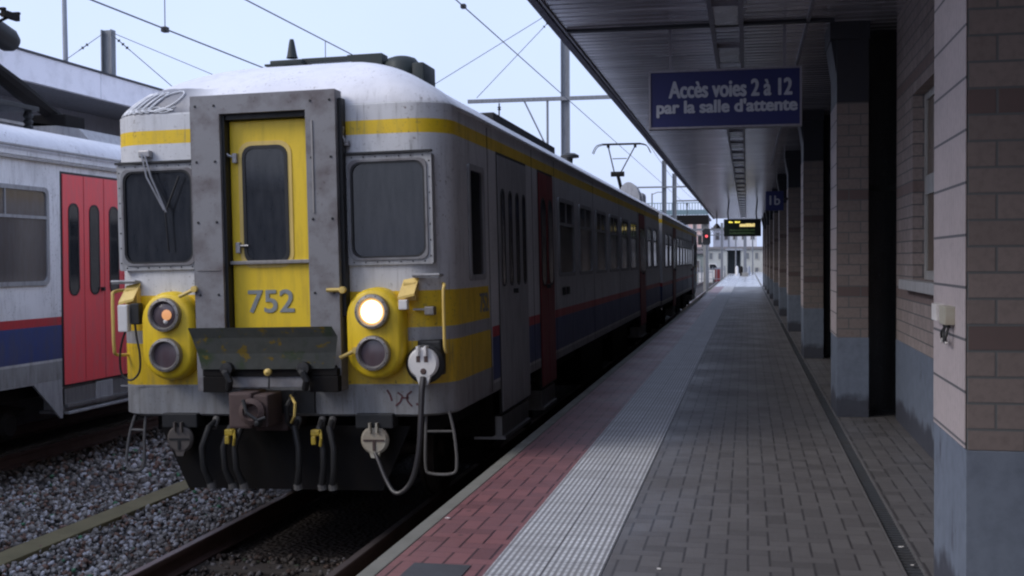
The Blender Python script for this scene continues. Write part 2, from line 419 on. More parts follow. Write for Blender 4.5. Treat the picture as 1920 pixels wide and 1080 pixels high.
# ------------------------------------------------------------------ mesh helpers
KEEP_WHOLE = {'rivet', 'grating', 'white_scribble', 'red_scrawl', 'display_face', 'lit_row', 'dim_row', 'screen_frame', 'window_frame', 'fence_slats', 'railing', 'ceiling_slats'}
class MB:
    def __init__(s): s.bm = bmesh.new()
    def poly(s, pts):
        vs = [s.bm.verts.new(p) for p in pts]
        return s.bm.faces.new(vs)
    def box(s, x0, x1, y0, y1, z0, z1, bev=0.0):
        b = bmesh.new()
        bmesh.ops.create_cube(b, size=1)
        for v in b.verts:
            v.co = Vector(((x0 + x1) / 2 + v.co.x * (x1 - x0), (y0 + y1) / 2 + v.co.y * (y1 - y0), (z0 + z1) / 2 + v.co.z * (z1 - z0)))
        if bev: bmesh.ops.bevel(b, geom=b.edges[:], offset=bev, segments=2, affect='EDGES', profile=0.6)
        s.merge(b); return s
    def merge(s, b):
        me = bpy.data.meshes.new('tmp'); b.to_mesh(me); b.free(); s.bm.from_mesh(me); bpy.data.meshes.remove(me)
    def tube(s, pts, r, n=8, cap=True):
        pts = [Vector(p) for p in pts]
        rings = []
        rr = r if isinstance(r, (list, tuple)) else [r] * len(pts)
        prev = None
        for i, p in enumerate(pts):
            d = (pts[min(i + 1, len(pts) - 1)] - pts[max(i - 1, 0)]).normalized()
            if prev is None:
                a = Vector((0, 0, 1)) if abs(d.z) < 0.9 else Vector((1, 0, 0))
                u = d.cross(a).normalized()
            else:
                u = (prev - d * prev.dot(d)).normalized()
            prev = u
            v = d.cross(u)
            rings.append([s.bm.verts.new(p + (u * math.cos(2 * PI * k / n) + v * math.sin(2 * PI * k / n)) * rr[i]) for k in range(n)])
        for a, b in zip(rings[:-1], rings[1:]):
            for k in range(n): s.bm.faces.new((a[k], a[(k + 1) % n], b[(k + 1) % n], b[k]))
        if cap:
            s.bm.faces.new(rings[0][::-1]); s.bm.faces.new(rings[-1])
        return s
    def cyl(s, p0, p1, r, n=20): return s.tube([p0, p1], r, n)
    def lathe(s, c, axis, prof, n=28):
        """prof: (radius, offset along axis) pairs"""
        ax = Vector(axis).normalized(); a = Vector((0, 0, 1)) if abs(ax.z) < 0.9 else Vector((1, 0, 0))
        u = ax.cross(a).normalized(); v = ax.cross(u); c = Vector(c); rings = []
        for r, h in prof:
            if r < 1e-5: rings.append([s.bm.verts.new(c + ax * h)])
            else: rings.append([s.bm.verts.new(c + ax * h + (u * math.cos(2 * PI * k / n) + v * math.sin(2 * PI * k / n)) * r) for k in range(n)])
        for a, b in zip(rings[:-1], rings[1:]):
            for k in range(n):
                q = [a[k % len(a)], a[(k + 1) % len(a)], b[(k + 1) % len(b)], b[k % len(b)]]
                q2 = []
                for t in q:
                    if t not in q2: q2.append(t)
                if len(q2) > 2: s.bm.faces.new(q2)
        return s
    def prism(s, pts, off):
        """closed outline pts extruded by vector off"""
        off = Vector(off)
        a = [s.bm.verts.new(p) for p in pts]; b = [s.bm.verts.new(Vector(p) + off) for p in pts]
        n = len(pts)
        s.bm.faces.new(a); s.bm.faces.new(b[::-1])
        for i in range(n): s.bm.faces.new((a[i], b[i], b[(i + 1) % n], a[(i + 1) % n]))
        return s
    def ring(s, outer, inner, off):
        off = Vector(off); n = len(outer)
        A = [s.bm.verts.new(p) for p in outer]; B = [s.bm.verts.new(p) for p in inner]
        A2 = [s.bm.verts.new(Vector(p) + off) for p in outer]; B2 = [s.bm.verts.new(Vector(p) + off) for p in inner]
        for i in range(n):
            j = (i + 1) % n
            s.bm.faces.new((A[i], A[j], B[j], B[i])); s.bm.faces.new((A2[i], B2[i], B2[j], A2[j]))
            s.bm.faces.new((A[i], A2[i], A2[j], A[j])); s.bm.faces.new((B[i], B[j], B2[j], B2[i]))
        return s
    def build(s, name, mat, parent=None, smooth=False, auto=None):
        if parent is not None and name not in KEEP_WHOLE:
            gs = s.islands()
            if 1 < len(gs) <= 24:
                first = None
                for g_ in gs:
                    m2 = MB(); vm = {}
                    for f in g_:
                        for v in f.verts:
                            if v not in vm: vm[v] = m2.bm.verts.new(v.co)
                        m2.bm.faces.new([vm[v] for v in f.verts])
                    o = m2.build1(name, mat, parent, smooth, auto)
                    first = first or o
                s.bm.free()
                return first
        return s.build1(name, mat, parent, smooth, auto)
    def islands(s):
        """groups of faces: connected pieces, joined when their boxes touch"""
        seen = set(); isl = []
        for f0 in s.bm.faces:
            if f0 in seen: continue
            st = [f0]; seen.add(f0); gr = []
            while st:
                f = st.pop(); gr.append(f)
                for v in f.verts:
                    for f2 in v.link_faces:
                        if f2 not in seen: seen.add(f2); st.append(f2)
            isl.append(gr)
            if len(isl) > 120: return [1]
        bb = []
        for gr in isl:
            c = [v.co for f in gr for v in f.verts]
            bb.append([[min(q[i] for q in c) for i in range(3)], [max(q[i] for q in c) for i in range(3)], gr])
        ch = True
        while ch:
            ch = False
            for i in range(len(bb)):
                for j in range(i + 1, len(bb)):
                    A, B = bb[i], bb[j]
                    if all(A[0][k] <= B[1][k] + .006 and B[0][k] <= A[1][k] + .006 for k in range(3)):
                        A[0] = [min(A[0][k], B[0][k]) for k in range(3)]; A[1] = [max(A[1][k], B[1][k]) for k in range(3)]
                        A[2] = A[2] + B[2]; del bb[j]; ch = True; break
                if ch: break
        return [x[2] for x in bb]
    def build1(s, name, mat, parent=None, smooth=False, auto=None):
        bmesh.ops.recalc_face_normals(s.bm, faces=s.bm.faces[:])
        me = bpy.data.meshes.new(name); s.bm.to_mesh(me); s.bm.free()
        if mat: me.materials.append(mat)
        if smooth:
            for p in me.polygons: p.use_smooth = True
            me.set_sharp_from_angle(angle=R(auto or 35))
        o = bpy.data.objects.new(name, me); COL.objects.link(o)
        if parent: o.parent = parent
        return o

def rrect(cx, cz, w_, h, r, y=None, plane='xz', n=5):
    pts = []
    for (sx_, sz_, a0) in ((1, 1, 0), (-1, 1, 90), (-1, -1, 180), (1, -1, 270)):
        for k in range(n + 1):
            a = R(a0 + 90 * k / n)
            pts.append((cx + sx_ * (w_ / 2 - r) + r * math.cos(a), cz + sz_ * (h / 2 - r) + r * math.sin(a)))
    if plane == 'xz': return [Vector((a, y, b)) for a, b in pts]
    return [Vector((y, a, b)) for a, b in pts]

def tag(o, label=None, cat=None, group=None, kind=None):
    if label: o['label'] = label
    if cat: o['category'] = cat
    if group: o['group'] = group
    if kind: o['kind'] = kind
    return o
def thing(name, label, cat, loc=(0, 0, 0), rot=(0, 0, 0), group=None):
    o = bpy.data.objects.new(name, None); COL.objects.link(o)
    o.location = loc; o.rotation_euler = rot; o.empty_display_size = 0.3
    return tag(o, label, cat, group)
def copy_tree(o, parent=None):
    c = o.copy(); COL.objects.link(c)
    if parent: c.parent = parent
    for ch in list(o.children): copy_tree(ch, c)
    return c
def text(body, name, mat, parent, w_, loc, rot, depth=0.004, bold=0.0, h=None):
    cu = bpy.data.curves.new(name, 'FONT'); cu.body = body; cu.size = 1.0; cu.extrude = 0.0; cu.offset = 0
    cu.align_x = 'CENTER'
    t = bpy.data.objects.new('tmp_text', cu); COL.objects.link(t)
    dg = bpy.context.evaluated_depsgraph_get()
    me = bpy.data.meshes.new_from_object(t.evaluated_get(dg))
    bpy.data.objects.remove(t)
    xs = [v.co.x for v in me.vertices]; ys = [v.co.y for v in me.vertices]
    s_ = w_ / (max(xs) - min(xs)); sy = s_ if h is None else h / (max(ys) - min(ys))
    cx = (max(xs) + min(xs)) / 2
    for v in me.vertices: v.co = Vector(((v.co.x - cx) * s_, v.co.y * sy, v.co.z))
    bm = bmesh.new()
    d_ = bold * (w_ if w_ < .6 else .42)
    for k_, (ox, oy) in enumerate(((0, 0), (d_, 0), (-d_, 0), (0, d_ * .8), (0, -d_ * .8), (d_ * .7, d_ * .6), (-d_ * .7, d_ * .6), (d_ * .7, -d_ * .6), (-d_ * .7, -d_ * .6))):
        m2 = me.copy()
        for v in m2.vertices: v.co = v.co + Vector((ox, oy, k_ * .00035))
        bm.from_mesh(m2); bpy.data.meshes.remove(m2)
    r_ = bmesh.ops.extrude_face_region(bm, geom=bm.faces[:])
    for g in r_['geom']:
        if isinstance(g, bmesh.types.BMVert): g.co.z += depth
    bmesh.ops.recalc_face_normals(bm, faces=bm.faces[:])
    bm.to_mesh(me); bm.free()
    me.materials.clear(); me.materials.append(mat)
    o = bpy.data.objects.new(name, me); COL.objects.link(o)
    o.location = loc; o.rotation_euler = rot
    if parent: o.parent = parent
    return o

# ------------------------------------------------------------------ ground, tracks, platform
ZR = -0.76                      # top of rail
g = MB(); g.poly([(-400, -60, -1.02), (400, -60, -1.02), (400, 900, -1.02), (-400, 900, -1.02)])
tag(g.build('ground', paint('dusty_ground', (0.10, 0.095, 0.09), 0.9, streak=False)), kind='structure')
g = MB()
nx, ny = 60, 200
xs = [-14.5 + 12.5 * i / nx for i in range(nx + 1)]; ys = [-4 + 164 * (j / ny) ** 1.6 for j in range(ny + 1)]
rr_ = random.Random(3)
grid = [[g.bm.verts.new((x, y, -0.975 + rr_.uniform(-0.012, 0.012) - (0.03 if abs(x + 6.3) < 0.5 else 0))) for x in xs] for y in ys]
for j in range(ny):
    for i in range(nx): g.bm.faces.new((grid[j][i], grid[j][i + 1], grid[j + 1][i + 1], grid[j + 1][i]))
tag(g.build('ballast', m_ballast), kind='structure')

def stones():
    rs = np.random.RandomState(5)
    phi = (1 + 5 ** .5) / 2
    V = np.array([(-1, phi, 0), (1, phi, 0), (-1, -phi, 0), (1, -phi, 0), (0, -1, phi), (0, 1, phi), (0, -1, -phi), (0, 1, -phi), (phi, 0, -1), (phi, 0, 1), (-phi, 0, -1), (-phi, 0, 1)]) / 1.9
    Fc = np.array([(0, 11, 5), (0, 5, 1), (0, 1, 7), (0, 7, 10), (0, 10, 11), (1, 5, 9), (5, 11, 4), (11, 10, 2), (10, 7, 6), (7, 1, 8), (3, 9, 4), (3, 4, 2), (3, 2, 6), (3, 6, 8), (3, 8, 9), (4, 9, 5), (2, 4, 11), (6, 2, 10), (8, 6, 7), (9, 8, 1)])
    P = []
    for (x0, x1, y0, y1, d) in ((-8.6, -4.66, 4.6, 12.0, 560), (-9.5, -5.2, 12.0, 20, 160), (-4.5, -3.0, 4.6, 9.5, 330), (-2.8, -2.05, 4.6, 9, 200), (-4.6, -1.99, 53, 75, 40)):
        n = int((x1 - x0) * (y1 - y0) * d)
        P.append(np.c_[rs.uniform(x0, x1, n), rs.uniform(y0, y1, n)])
    P = np.vstack(P)
    n = len(P)
    s = rs.uniform(0.012, 0.031, n) * np.where(P[:, 1] > 12, 1.4, 1)
    vs = V[None] * (1 + rs.uniform(-.3, .3, (n, 12, 1)))
    q = rs.normal(size=(n, 3, 3)); q, _ = np.linalg.qr(q)
    sc = rs.uniform(.6, 1.25, (n, 1, 3))
    vs = np.einsum('nij,nkj->nki', q, vs * sc) * s[:, None, None]
    z = -0.968 + rs.uniform(0, 0.045, n)
    vs += np.c_[P, z][:, None, :]
    vs = vs.reshape(-1, 3); f = (Fc[None] + 12 * np.arange(n)[:, None, None]).reshape(-1, 3)
    me = bpy.data.meshes.new('ballast_stones')
    me.vertices.add(len(vs)); me.vertices.foreach_set('co', vs.astype(np.float32).ravel())
    me.loops.add(len(f) * 3); me.loops.foreach_set('vertex_index', f.astype(np.int32).ravel())
    me.polygons.add(len(f)); me.polygons.foreach_set('loop_start', (np.arange(len(f)) * 3).astype(np.int32))
    me.update(calc_edges=True); me.validate()
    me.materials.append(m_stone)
    o = bpy.data.objects.new('ballast_stones', me); COL.objects.link(o)
    tag(o, 'loose grey and white track ballast stones around the rails', 'ballast', kind='stuff')
stones()

XT, XN = -3.83, -9.70           # track centres
def rail_mesh(y0, y1):
    prof = [(-.07, 0), (.07, 0), (.07, .012), (.012, .03), (.012, .125), (.036, .135), (.036, .168), (.028, .172), (-.028, .172), (-.036, .168), (-.036, .135), (-.012, .125), (-.012, .03), (-.07, .012)]
    b = MB(); b.prism([(x, y0, z) for x, z in prof], (0, y1 - y0, 0))
    return b
for X, nm in ((XT, 'near'), (XN, 'far')):
    for sx_ in (-1, 1):
        y0, y1 = -3, 160
        o = rail_mesh(y0, y1).build('rail', m_railtop)
        o.location = (X + sx_ * .7525, 0, ZR - .172)
        h = MB(); h.box(-.03, .03, y0, y1, .1724, .1745); h.build('rail_head', m_shine, o)
        if nm == 'near': lab = 'rusty rail in front of the train, ' + ('on the white ballast side' if sx_ < 0 else 'close beside the platform edge')
        else: lab = 'rusty rail under the neighbouring train, ' + ('on its far side' if sx_ < 0 else 'on the side of the mossy board')
        tag(o, lab, 'rail', 'rails of the two tracks')
sl = MB(); sl.box(-1.3, 1.3, -.13, .13, -.14, 0, .02)
sp = sl.build('sleeper', m_sleeper)
tag(sp, 'dark timber sleeper half sunk in ballast in front of the train', 'sleeper', 'sleepers under the near track')
sp.location = (XT, 4.9, -.935)
for k in range(1, 8):
    c = sp.copy(); COL.objects.link(c); c.location = (XT, 4.9 + .6 * k, -.935)
for k in range(16):
    c = sp.copy(); COL.objects.link(c); c.location = (XT, 57.4 + .6 * k, -.935)
    c['label'] = 'dark timber sleeper on the open track beyond the rear of the train'
b = MB(); b.box(-6.36, -6.08, -3, 60, -.98, -.90, .01)
tag(b.build('mossy_board', m_wood), 'long mossy yellow-brown board lying on the ballast between the two trains', 'cable cover')

PE, T1, T2, G1, G2, PR = -1.955, -1.316, -.728, .777, .889, 3.2
YE = 150
b = MB(); b.box(PE + .05, PR, -45, YE, -1.2, -.06)
tag(b.build('platform', m_conc), kind='structure')
b = MB()
y = -45
while y < YE:
    b.box(PE, PE + .095, y, y + .992, -.25, 0.003, .008 if y < 30 else 0); y += 1.0
tag(b.build('platform_edge', m_kerb), kind='structure')
def sheet(name, x0, x1, mat, z=0.0):
    b = MB(); b.box(x0, x1, -45, YE, -.06, z)
    tag(b.build(name, mat), kind='structure')
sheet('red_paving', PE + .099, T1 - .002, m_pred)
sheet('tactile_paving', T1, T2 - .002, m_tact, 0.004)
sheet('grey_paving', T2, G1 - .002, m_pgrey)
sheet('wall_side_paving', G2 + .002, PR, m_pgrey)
# drain channel: sunken iron strip with two side bars
dr = thing('drain_channel', 'long dark iron drainage channel between the paving and the brick pillars', 'drain', (0, 0, 0))
b = MB(); b.box(G1, G2, -5, 72, -.055, -.014); b.build('channel_bed', m_drain, dr)
b = MB(); b.box(G1, G1 + .012, -5, 72, -.0135, .004); b.box(G2 - .012, G2, -5, 72, -.0135, .006); b.build('edge_strip', m_steel, dr)
b = MB()
y = 3.0
while y < 30:
    b.box(G1 + .014, G2 - .014, y, y + .012, -.0138, -.004); y += .06
b.build('grating', m_drain, dr)['kind'] = 'stuff'
def litter(x, y, z, s, lab, mat=m_white):
    b = MB(); rs = random.Random(int(x * 999) + int(y * 77))
    pts = []
    for k in range(7):
        a = 2 * PI * k / 7; r = s * rs.uniform(.5, 1.1)
        pts.append((r * math.cos(a), .5 * r * math.sin(a), rs.uniform(0, .006)))
    b.prism(pts, (0, 0, .003))
    o = b.build('paper_scrap', mat); o.location = (x, y, z + .002)
    tag(o, lab, 'litter', 'scraps lying on the platform')
litter(.83, 5.85, .0, .022, 'small white paper scrap in the drain channel, nearest the camera')
litter(.84, 6.35, .0, .014, 'tiny white scrap in the drain channel, in the middle of the three')
litter(.835, 6.75, .0, .02, 'pale crumpled scrap in the drain channel, farthest of the three')
litter(-1.82, 7.0, .004, .02, 'small white scrap lying on the concrete platform kerb')
litter(-.45, 6.05, .0, .018, 'tiny white scrap on the grey pavers beside the ribbed strip')
b = MB(); b.box(-1.73, -1.42, 5.3, 5.95, .001, .006, .002)
tag(b.build('platform_hatch', m_drain), 'flat grey metal hatch set in the red pavers at the bottom of the picture', 'hatch')

# ------------------------------------------------------------------ carriages
W = 1.5
L = 23.4
def plan_points(L, cab=True):
    r = .34; side = [L, L - .02] + [y for y in (22, 20, 17, 14, 11, 9, 7, 5.5, 4.4, 3.5, 2.8, 2.2, 1.7, 1.3, 1.0, .75, .55, .4) if y < L - .1]
    pts = [(-W, y) for y in side]
    for k in range(9):
        a = R(180 + 90 * k / 8)
        pts.append((-W + r + r * math.cos(a), r + r * math.sin(a)))
    for x in [-1.1, -.9, -.7, -.5, -.3, -.1]: pts.append((x, 0))
    return pts + [(-x, y) for x, y in pts[::-1]]
def roof_rise(c):
    """roof height above the eaves where the half width has shrunk to c of itself"""
    c = min(1, max(0, c)); Ra = 2.23
    arc = math.sqrt(Ra * Ra - (W * c) ** 2) - (Ra - .585)
    arc0 = math.sqrt(Ra * Ra - W * W) - (Ra - .585)
    return .12 * .585 * math.sqrt(1 - c * c) + .88 * (arc - arc0) * .585 / (.585 - arc0)
def front_inset(c):
    h = min(1, roof_rise(c) / .585)
    return 1.75 * (1 - math.sqrt(max(0, 1 - h * h))) + .02
def make_body(L, mat, parent, name='body'):
    b = MB(); P = plan_points(L)
    levels = []
    zs = [1.07, 1.09, 1.335, 1.7, 2.1, 2.6, 3.1, 3.385, 3.5, 3.60]
    for z in zs:
        i = .03 if z < 1.08 else 0
        levels.append([(x * (1 - i / W), y + (i if y < 1 else 0), z) for x, y in P])
    lip = lambda y: 1 + .012 * min(1, max(0, (y - .3) / .5))
    levels.append([(x * lip(y), y, 3.605) for x, y in P])
    levels.append([(x * lip(y), y, 3.63) for x, y in P])
    n = 24
    for k in range(0, n + 1):
        th = PI / 2 * (k / n) ** 1.15
        c = math.cos(th)
        ring = []
        for x, y in P:
            wgt = max(0, 1 - y / 4.5)
            ring.append((x * c * (.97 if y > .8 else .99), y + front_inset(c) * wgt, 3.635 + roof_rise(c)))
        levels.append(ring)
    rings = [[b.bm.verts.new(p) for p in lv] for lv in levels]
    for A, B in zip(rings[:-1], rings[1:]):
        for i in range(len(A) - 1): b.bm.faces.new((A[i], A[i + 1], B[i + 1], B[i]))
        b.bm.faces.new((A[-1], A[0], B[0], B[-1]))
    b.bm.faces.new(rings[0])
    bmesh.ops.remove_doubles(b.bm, verts=b.bm.verts[:], dist=.0005)
    return b.build(name, mat, parent, smooth=True, auto=28)

def side_window(parent, sgn, y0, y1, z0, z1, split=.33, r=.07, mat=m_glass, fr=m_trim):
    x = sgn * (W + .001)
    cy, cz = (y0 + y1) / 2, (z0 + z1) / 2; w_, h = y1 - y0, z1 - z0
    b = MB()
    b.ring(rrect(cy, cz, w_, h, r, x, 'yz'), rrect(cy, cz, w_ - .10, h - .10, r * .8, x, 'yz'), (sgn * .022, 0, 0))
    if split:
        zz = z1 - h * split
        b.box(min(x, x + sgn * .020), max(x, x + sgn * .020), y0 + .045, y1 - .045, zz - .018, zz + .018)
        b.box(min(x, x + sgn * .016), max(x, x + sgn * .016), cy - .012, cy + .012, zz + .0182, z1 - .045)
    f = b.build('window', fr, parent)
    b = MB(); b.prism(rrect(cy, cz, w_ - .09, h - .09, r * .8, x - sgn * .012, 'yz'), (sgn * .017, 0, 0)); b.build('pane', mat, f)
    return f
def folding_door(parent, sgn, y0, y1, z0, z1, leaves, mat, wz0, wz1, slit=.16):
    x = sgn * (W + .002); lo, hi = sorted((x - sgn * .02, x + sgn * .012))
    d = bpy.data.objects.new('door', None); COL.objects.link(d); d.parent = parent
    lw = (y1 - y0) / leaves
    b = MB()
    for k in range(leaves): b.box(lo, hi, y0 + k * lw + .008, y0 + (k + 1) * lw - .008, z0, z1, .004)
    pan = b.build('door_leaf', mat, d)
    b = MB(); b.box(sorted((x - sgn * .02, x + sgn * .002))[0], sorted((x - sgn * .02, x + sgn * .002))[1], y0 - .03, y1 + .03, z0 - .02, z1 + .03); b.build('door_seal', m_black, d)
    b = MB()
    for k in range(leaves):
        cy = y0 + (k + .5) * lw
        b.prism(rrect(cy, (wz0 + wz1) / 2, slit, wz1 - wz0, slit * .45, x + sgn * .004, 'yz'), (sgn * .012, 0, 0))
    b.build('door_window', m_glass, d)
    b = MB()
    for k in range(leaves):
        cy = y0 + (k + .5) * lw
        b.ring(rrect(cy, (wz0 + wz1) / 2, slit + .045, wz1 - wz0 + .045, (slit + .045) * .45, x + sgn * .004, 'yz'), rrect(cy, (wz0 + wz1) / 2, slit, wz1 - wz0, slit * .45, x + sgn * .004, 'yz'), (sgn * .015, 0, 0))
    b.build('window_gasket', m_black, d)
    b = MB(); ym = (y0 + y1) / 2
    b.box(*sorted((x + sgn * .0125, x + sgn * .06)), ym - .10, ym - .06, 2.0, 2.05, .004)
    b.build('door_handle', m_black, d)
    # recessed step well below the door
    b = MB()
    b.box(*sorted((sgn * (W - .25), sgn * (W - .01))), y0 + .03, y1 - .03, z0 - .24, z0 - .05)
    b.box(*sorted((sgn * (W - .30), sgn * (W + .02))), y0 + .05, y1 - .05, z0 - .28, z0 - .245)
    b.build('door_step', m_steel, d)
    return d

def wheels(parent, yc):
    bg = bpy.data.objects.new('bogie', None); COL.objects.link(bg); bg.parent = parent
    b = MB()
    for sx_ in (-1, 1):
        b.prism([(sx_ * 1.02, yc - 1.7, .62), (sx_ * 1.02, yc - 1.25, .38), (sx_ * 1.02, yc + 1.25, .38), (sx_ * 1.02, yc + 1.7, .62), (sx_ * 1.02, yc + .6, .82), (sx_ * 1.02, yc - .6, .82)], (sx_ * .14, 0, 0))
        for dy in (-1.28, 1.28): b.lathe((sx_ * 1.0, yc + dy, .46), (sx_, 0, 0), [(0, 0), (.17, 0), (.17, .2), (.12, .24), (0, .24)], 16)
        for dy in (-.35, .35): b.lathe((sx_ * 1.09, yc + dy, .4), (0, 0, 1), [(.10, 0), (.10, .42)], 12)
    b.box(-1.0, 1.0, yc - .25, yc + .25, .45, .8)
    b.build('bogie_frame', m_dark, bg)
    for dy in (-1.28, 1.28):
        b = MB()
        for sx_ in (-1, 1): b.lathe((sx_ * .70, yc + dy, .46), (sx_, 0, 0), [(0, -.02), (.485, -.02), (.485, .012), (.46, .02), (.455, .12), (.38, .12), (.34, .08), (.12, .08), (.12, .14), (0, .14)], 32)
        b.cyl((-.75, yc + dy, .46), (.75, yc + dy, .46), .08, 12)
        b.build('wheelset', m_wheel, bg, smooth=True)

def make_car(label, loc, rot, name='train_carriage'):
    t = thing(name, label, 'train carriage', loc, rot, 'carriages of the yellow-fronted train')
    make_body(L, m_body, t)
    for sgn in (1, -1):
        side_window(t, sgn, .72, 1.32, 2.16, 3.18, split=0, r=.05)
        folding_door(t, sgn, 1.97, 3.45, .86, 3.36, 4, m_gdoor, 2.10, 3.02, .13)
        folding_door(t, sgn, 4.25, 5.25, .86, 3.36, 2, m_dred, 2.05, 3.05, .3)
        for y0 in (5.65, 7.55, 9.45, 11.35, 13.25, 15.15): side_window(t, sgn, y0, y0 + 1.36, 2.12, 3.14)
        folding_door(t, sgn, 17.2, 18.6, .86, 3.36, 4, m_dred, 2.05, 3.05, .16)
        side_window(t, sgn, 19.3, 20.5, 2.12, 3.14); side_window(t, sgn, 21.1, 22.3, 2.12, 3.14)
        b = MB()
        for yy in (5.95, 6.3): b.box(*sorted((sgn * W, sgn * (W + .03))), yy, yy + .13, 1.88, 1.98, .005)
        b.build('side_vent', m_black, t)
        # panel seams
        b = MB()
        for yy in (1.55, 3.85, 5.42, 9.2, 13.0, 16.9, 18.9): b.box(*sorted((sgn * (W + .0005), sgn * (W + .003))), yy, yy + .012, 1.1, 3.58)
        b.build('panel_seam', m_dark, t)
        b = MB(); b.box(*sorted((sgn * .98, sgn * 1.16)), 3.5, 7.7, 3.80, 3.98, .01); b.build('roof_box', m_black, t)
        b = MB()
        for yy in (8.3, 12.5): b.box(*sorted((sgn * .9, sgn * 1.4)), yy, yy + 2.6, .45, 1.06, .02)
        b.box(*sorted((sgn * .2, sgn * 1.42)), 1.9, 3.6, .62, 1.06, .02)
        b.build('equipment_box', m_dark, t)
    b = MB(); b.box(-1.3, 1.3, .4, L - .2, .9, 1.07); b.build('underframe', m_dark, t)
    wheels(t, 3.6); wheels(t, L - 3.6)
    b = MB(); b.box(-.55, .55, L, L + .2, 1.1, 3.5, .03); b.build('gangway', m_black, t)
    for yy in (12.0,):
        b = MB(); b.lathe((.74, yy, 4.10), (0, 0, 1), [(.05, 0), (.06, .10), (.17, .11), (.17, .15), (.1, .19), (0, .20)], 16)
        b.build('roof_ventilator', m_black, t, smooth=True)
    return t

train = make_car('front carriage of the train with yellow end door and one lit headlight', (XT, 9.2, ZR), (0, -.018, 0))
car2 = copy_tree(train)
car2['label'] = 'rear carriage of the same train with a raised pantograph on its roof'
car2.location = (XT, 9.2 + L + .4 + L, ZR); car2.rotation_euler = (0, .0, PI)

# ---- the cab end of the front carriage
T = train
gf = None
b = MB()
o_, i_ = .63, .375
outer = [(-o_, 1.30), (-o_, 3.745), (o_, 3.745), (o_, 1.30)]
b.prism([(-o_, -.001, 1.30), (-o_, -.001, 3.745), (-i_, -.001, 3.745), (-i_, -.001, 1.30)], (0, -.16, 0))
b.prism([(o_, -.001, 1.30), (o_, -.001, 3.745), (i_, -.001, 3.745), (i_, -.001, 1.30)], (0, -.16, 0))
b.prism([(-i_, -.001, 3.59), (-i_, -.001, 3.745), (i_, -.001, 3.745), (i_, -.001, 3.59)], (0, -.16, 0))
bmesh.ops.remove_doubles(b.bm, verts=b.bm.verts[:], dist=.0005)
gf = b.build('gangway_frame', m_frame, T)
gf['label'] = 'weathered grey gangway frame around the end door'
# hood behind the top of the frame, joining it to the dome
b = MB(); b.box(-.60, .60, .0, .75, 3.3, 3.72, .02); b.build('gangway_hood', m_frame, T)
b = MB(); b.box(.632, .665, -.10, -.002, 1.9, 3.68, .006); b.box(-.665, -.632, -.10, -.002, 1.9, 3.68, .006); b.build('frame_seal', m_black, gf)
b = MB()
for xx in (-.585, -.42, .42, .585):
    for zz in (1.5, 2.1, 2.7, 3.2, 3.66): b.lathe((xx, -.161, zz), (0, -1, 0), [(.011, 0), (.009, .008), (0, .01)], 8)
b.build('bolt', m_black, gf)
b = MB(); b.box(.425, .437, -.170, -.1612, 2.75, 3.5); b.box(-.60, -.40, -.168, -.1612, 2.30, 2.305); b.build('latch_rod', m_bezel, gf)
# door in the frame
dr_ = MB(); dr_.box(-.345, .36, -.035, -.004, 1.5, 3.54, .012)
door = dr_.build('end_door', m_yel, T)
b = MB(); b.box(-.374, -.35, -.12, -.003, 1.5, 3.58); b.box(-.374, .374, -.10, -.036, 3.545, 3.588); b.build('door_frame', m_black, door)
b = MB(); b.ring(rrect(-.035, 2.84, .40, .98, .09, -.036), rrect(-.035, 2.84, .345, .925, .075, -.036), (0, -.012, 0)); b.build('window_gasket', m_black, door)
b = MB(); b.ring(rrect(-.035, 2.84, .47, 1.05, .11, -.0355), rrect(-.035, 2.84, .402, .982, .09, -.0355), (0, -.006, 0)); b.build('window_rim', m_yelp, door)
b = MB(); b.prism(rrect(-.035, 2.84, .35, .93, .075, -.036), (0, -.004, 0)); b.build('door_window', m_glass, door)
b = MB(); b.box(-.36, .36, -.075, -.036, 2.345, 2.375, .004); b.build('door_bar', m_bezel, door)
b = MB(); b.cyl((-.30, -.06, 2.50), (-.19, -.06, 2.50), .011, 8); b.box(-.30, -.26, -.075, -.036, 2.44, 2.53, .004); b.build('door_handle', m_steel, door)
b = MB(); b.tube([(-.39, -.08, 3.30), (-.34, -.07, 3.25), (-.30, -.06, 3.24)], .012, 6); b.box(-.31, -.27, -.075, -.036, 3.19, 3.27, .004); b.build('door_catch', m_steel, door)
text('752', 'number', m_num, door, .40, (-.012, -.0365, 1.945), (R(90), 0, 0), .003, .012, h=.185)
# cab windows
for sgn in (1, -1):
    cx = sgn * 1.015
    b = MB()
    b.ring(rrect(cx, 2.765, .745, .90, .02, .07), rrect(cx, 2.765, .63, .785, .085, .07), (0, -.095, 0))
    wf = b.build('cab_window', m_wplate, T)
    b = MB(); b.ring(rrect(cx, 2.765, .665, .82, .06, -.0255), rrect(cx, 2.765, .63, .785, .085, -.0255), (0, -.012, 0)); b.build('window_rim', m_frame, wf)
    b = MB(); b.ring(rrect(cx, 2.765, .632, .787, .085, -.006), rrect(cx, 2.765, .60, .755, .08, -.006), (0, -.024, 0)); b.build('window_gasket', m_black, wf)
    b = MB(); b.prism(rrect(cx, 2.765, .62, .775, .085, -.008), (0, -.006, 0)); b.build('pane', m_glass, wf)
    b = MB()
    for k in range(7):
        for (xx, zz) in ((cx - .352, 2.38 + k * .128), (cx + .352, 2.38 + k * .128), (cx - .30 + k * .1, 2.338), (cx - .30 + k * .1, 3.196)):
            b.lathe((xx, -.025, zz), (0, -1, 0), [(.007, 0), (.005, .005), (0, .006)], 6)
    b.build('rivet', m_black, wf)
    b = MB(); b.box(cx - .38, cx + .38, -.05, -.002, 3.218, 3.238, .003); b.build('drip_strip', m_black, wf)
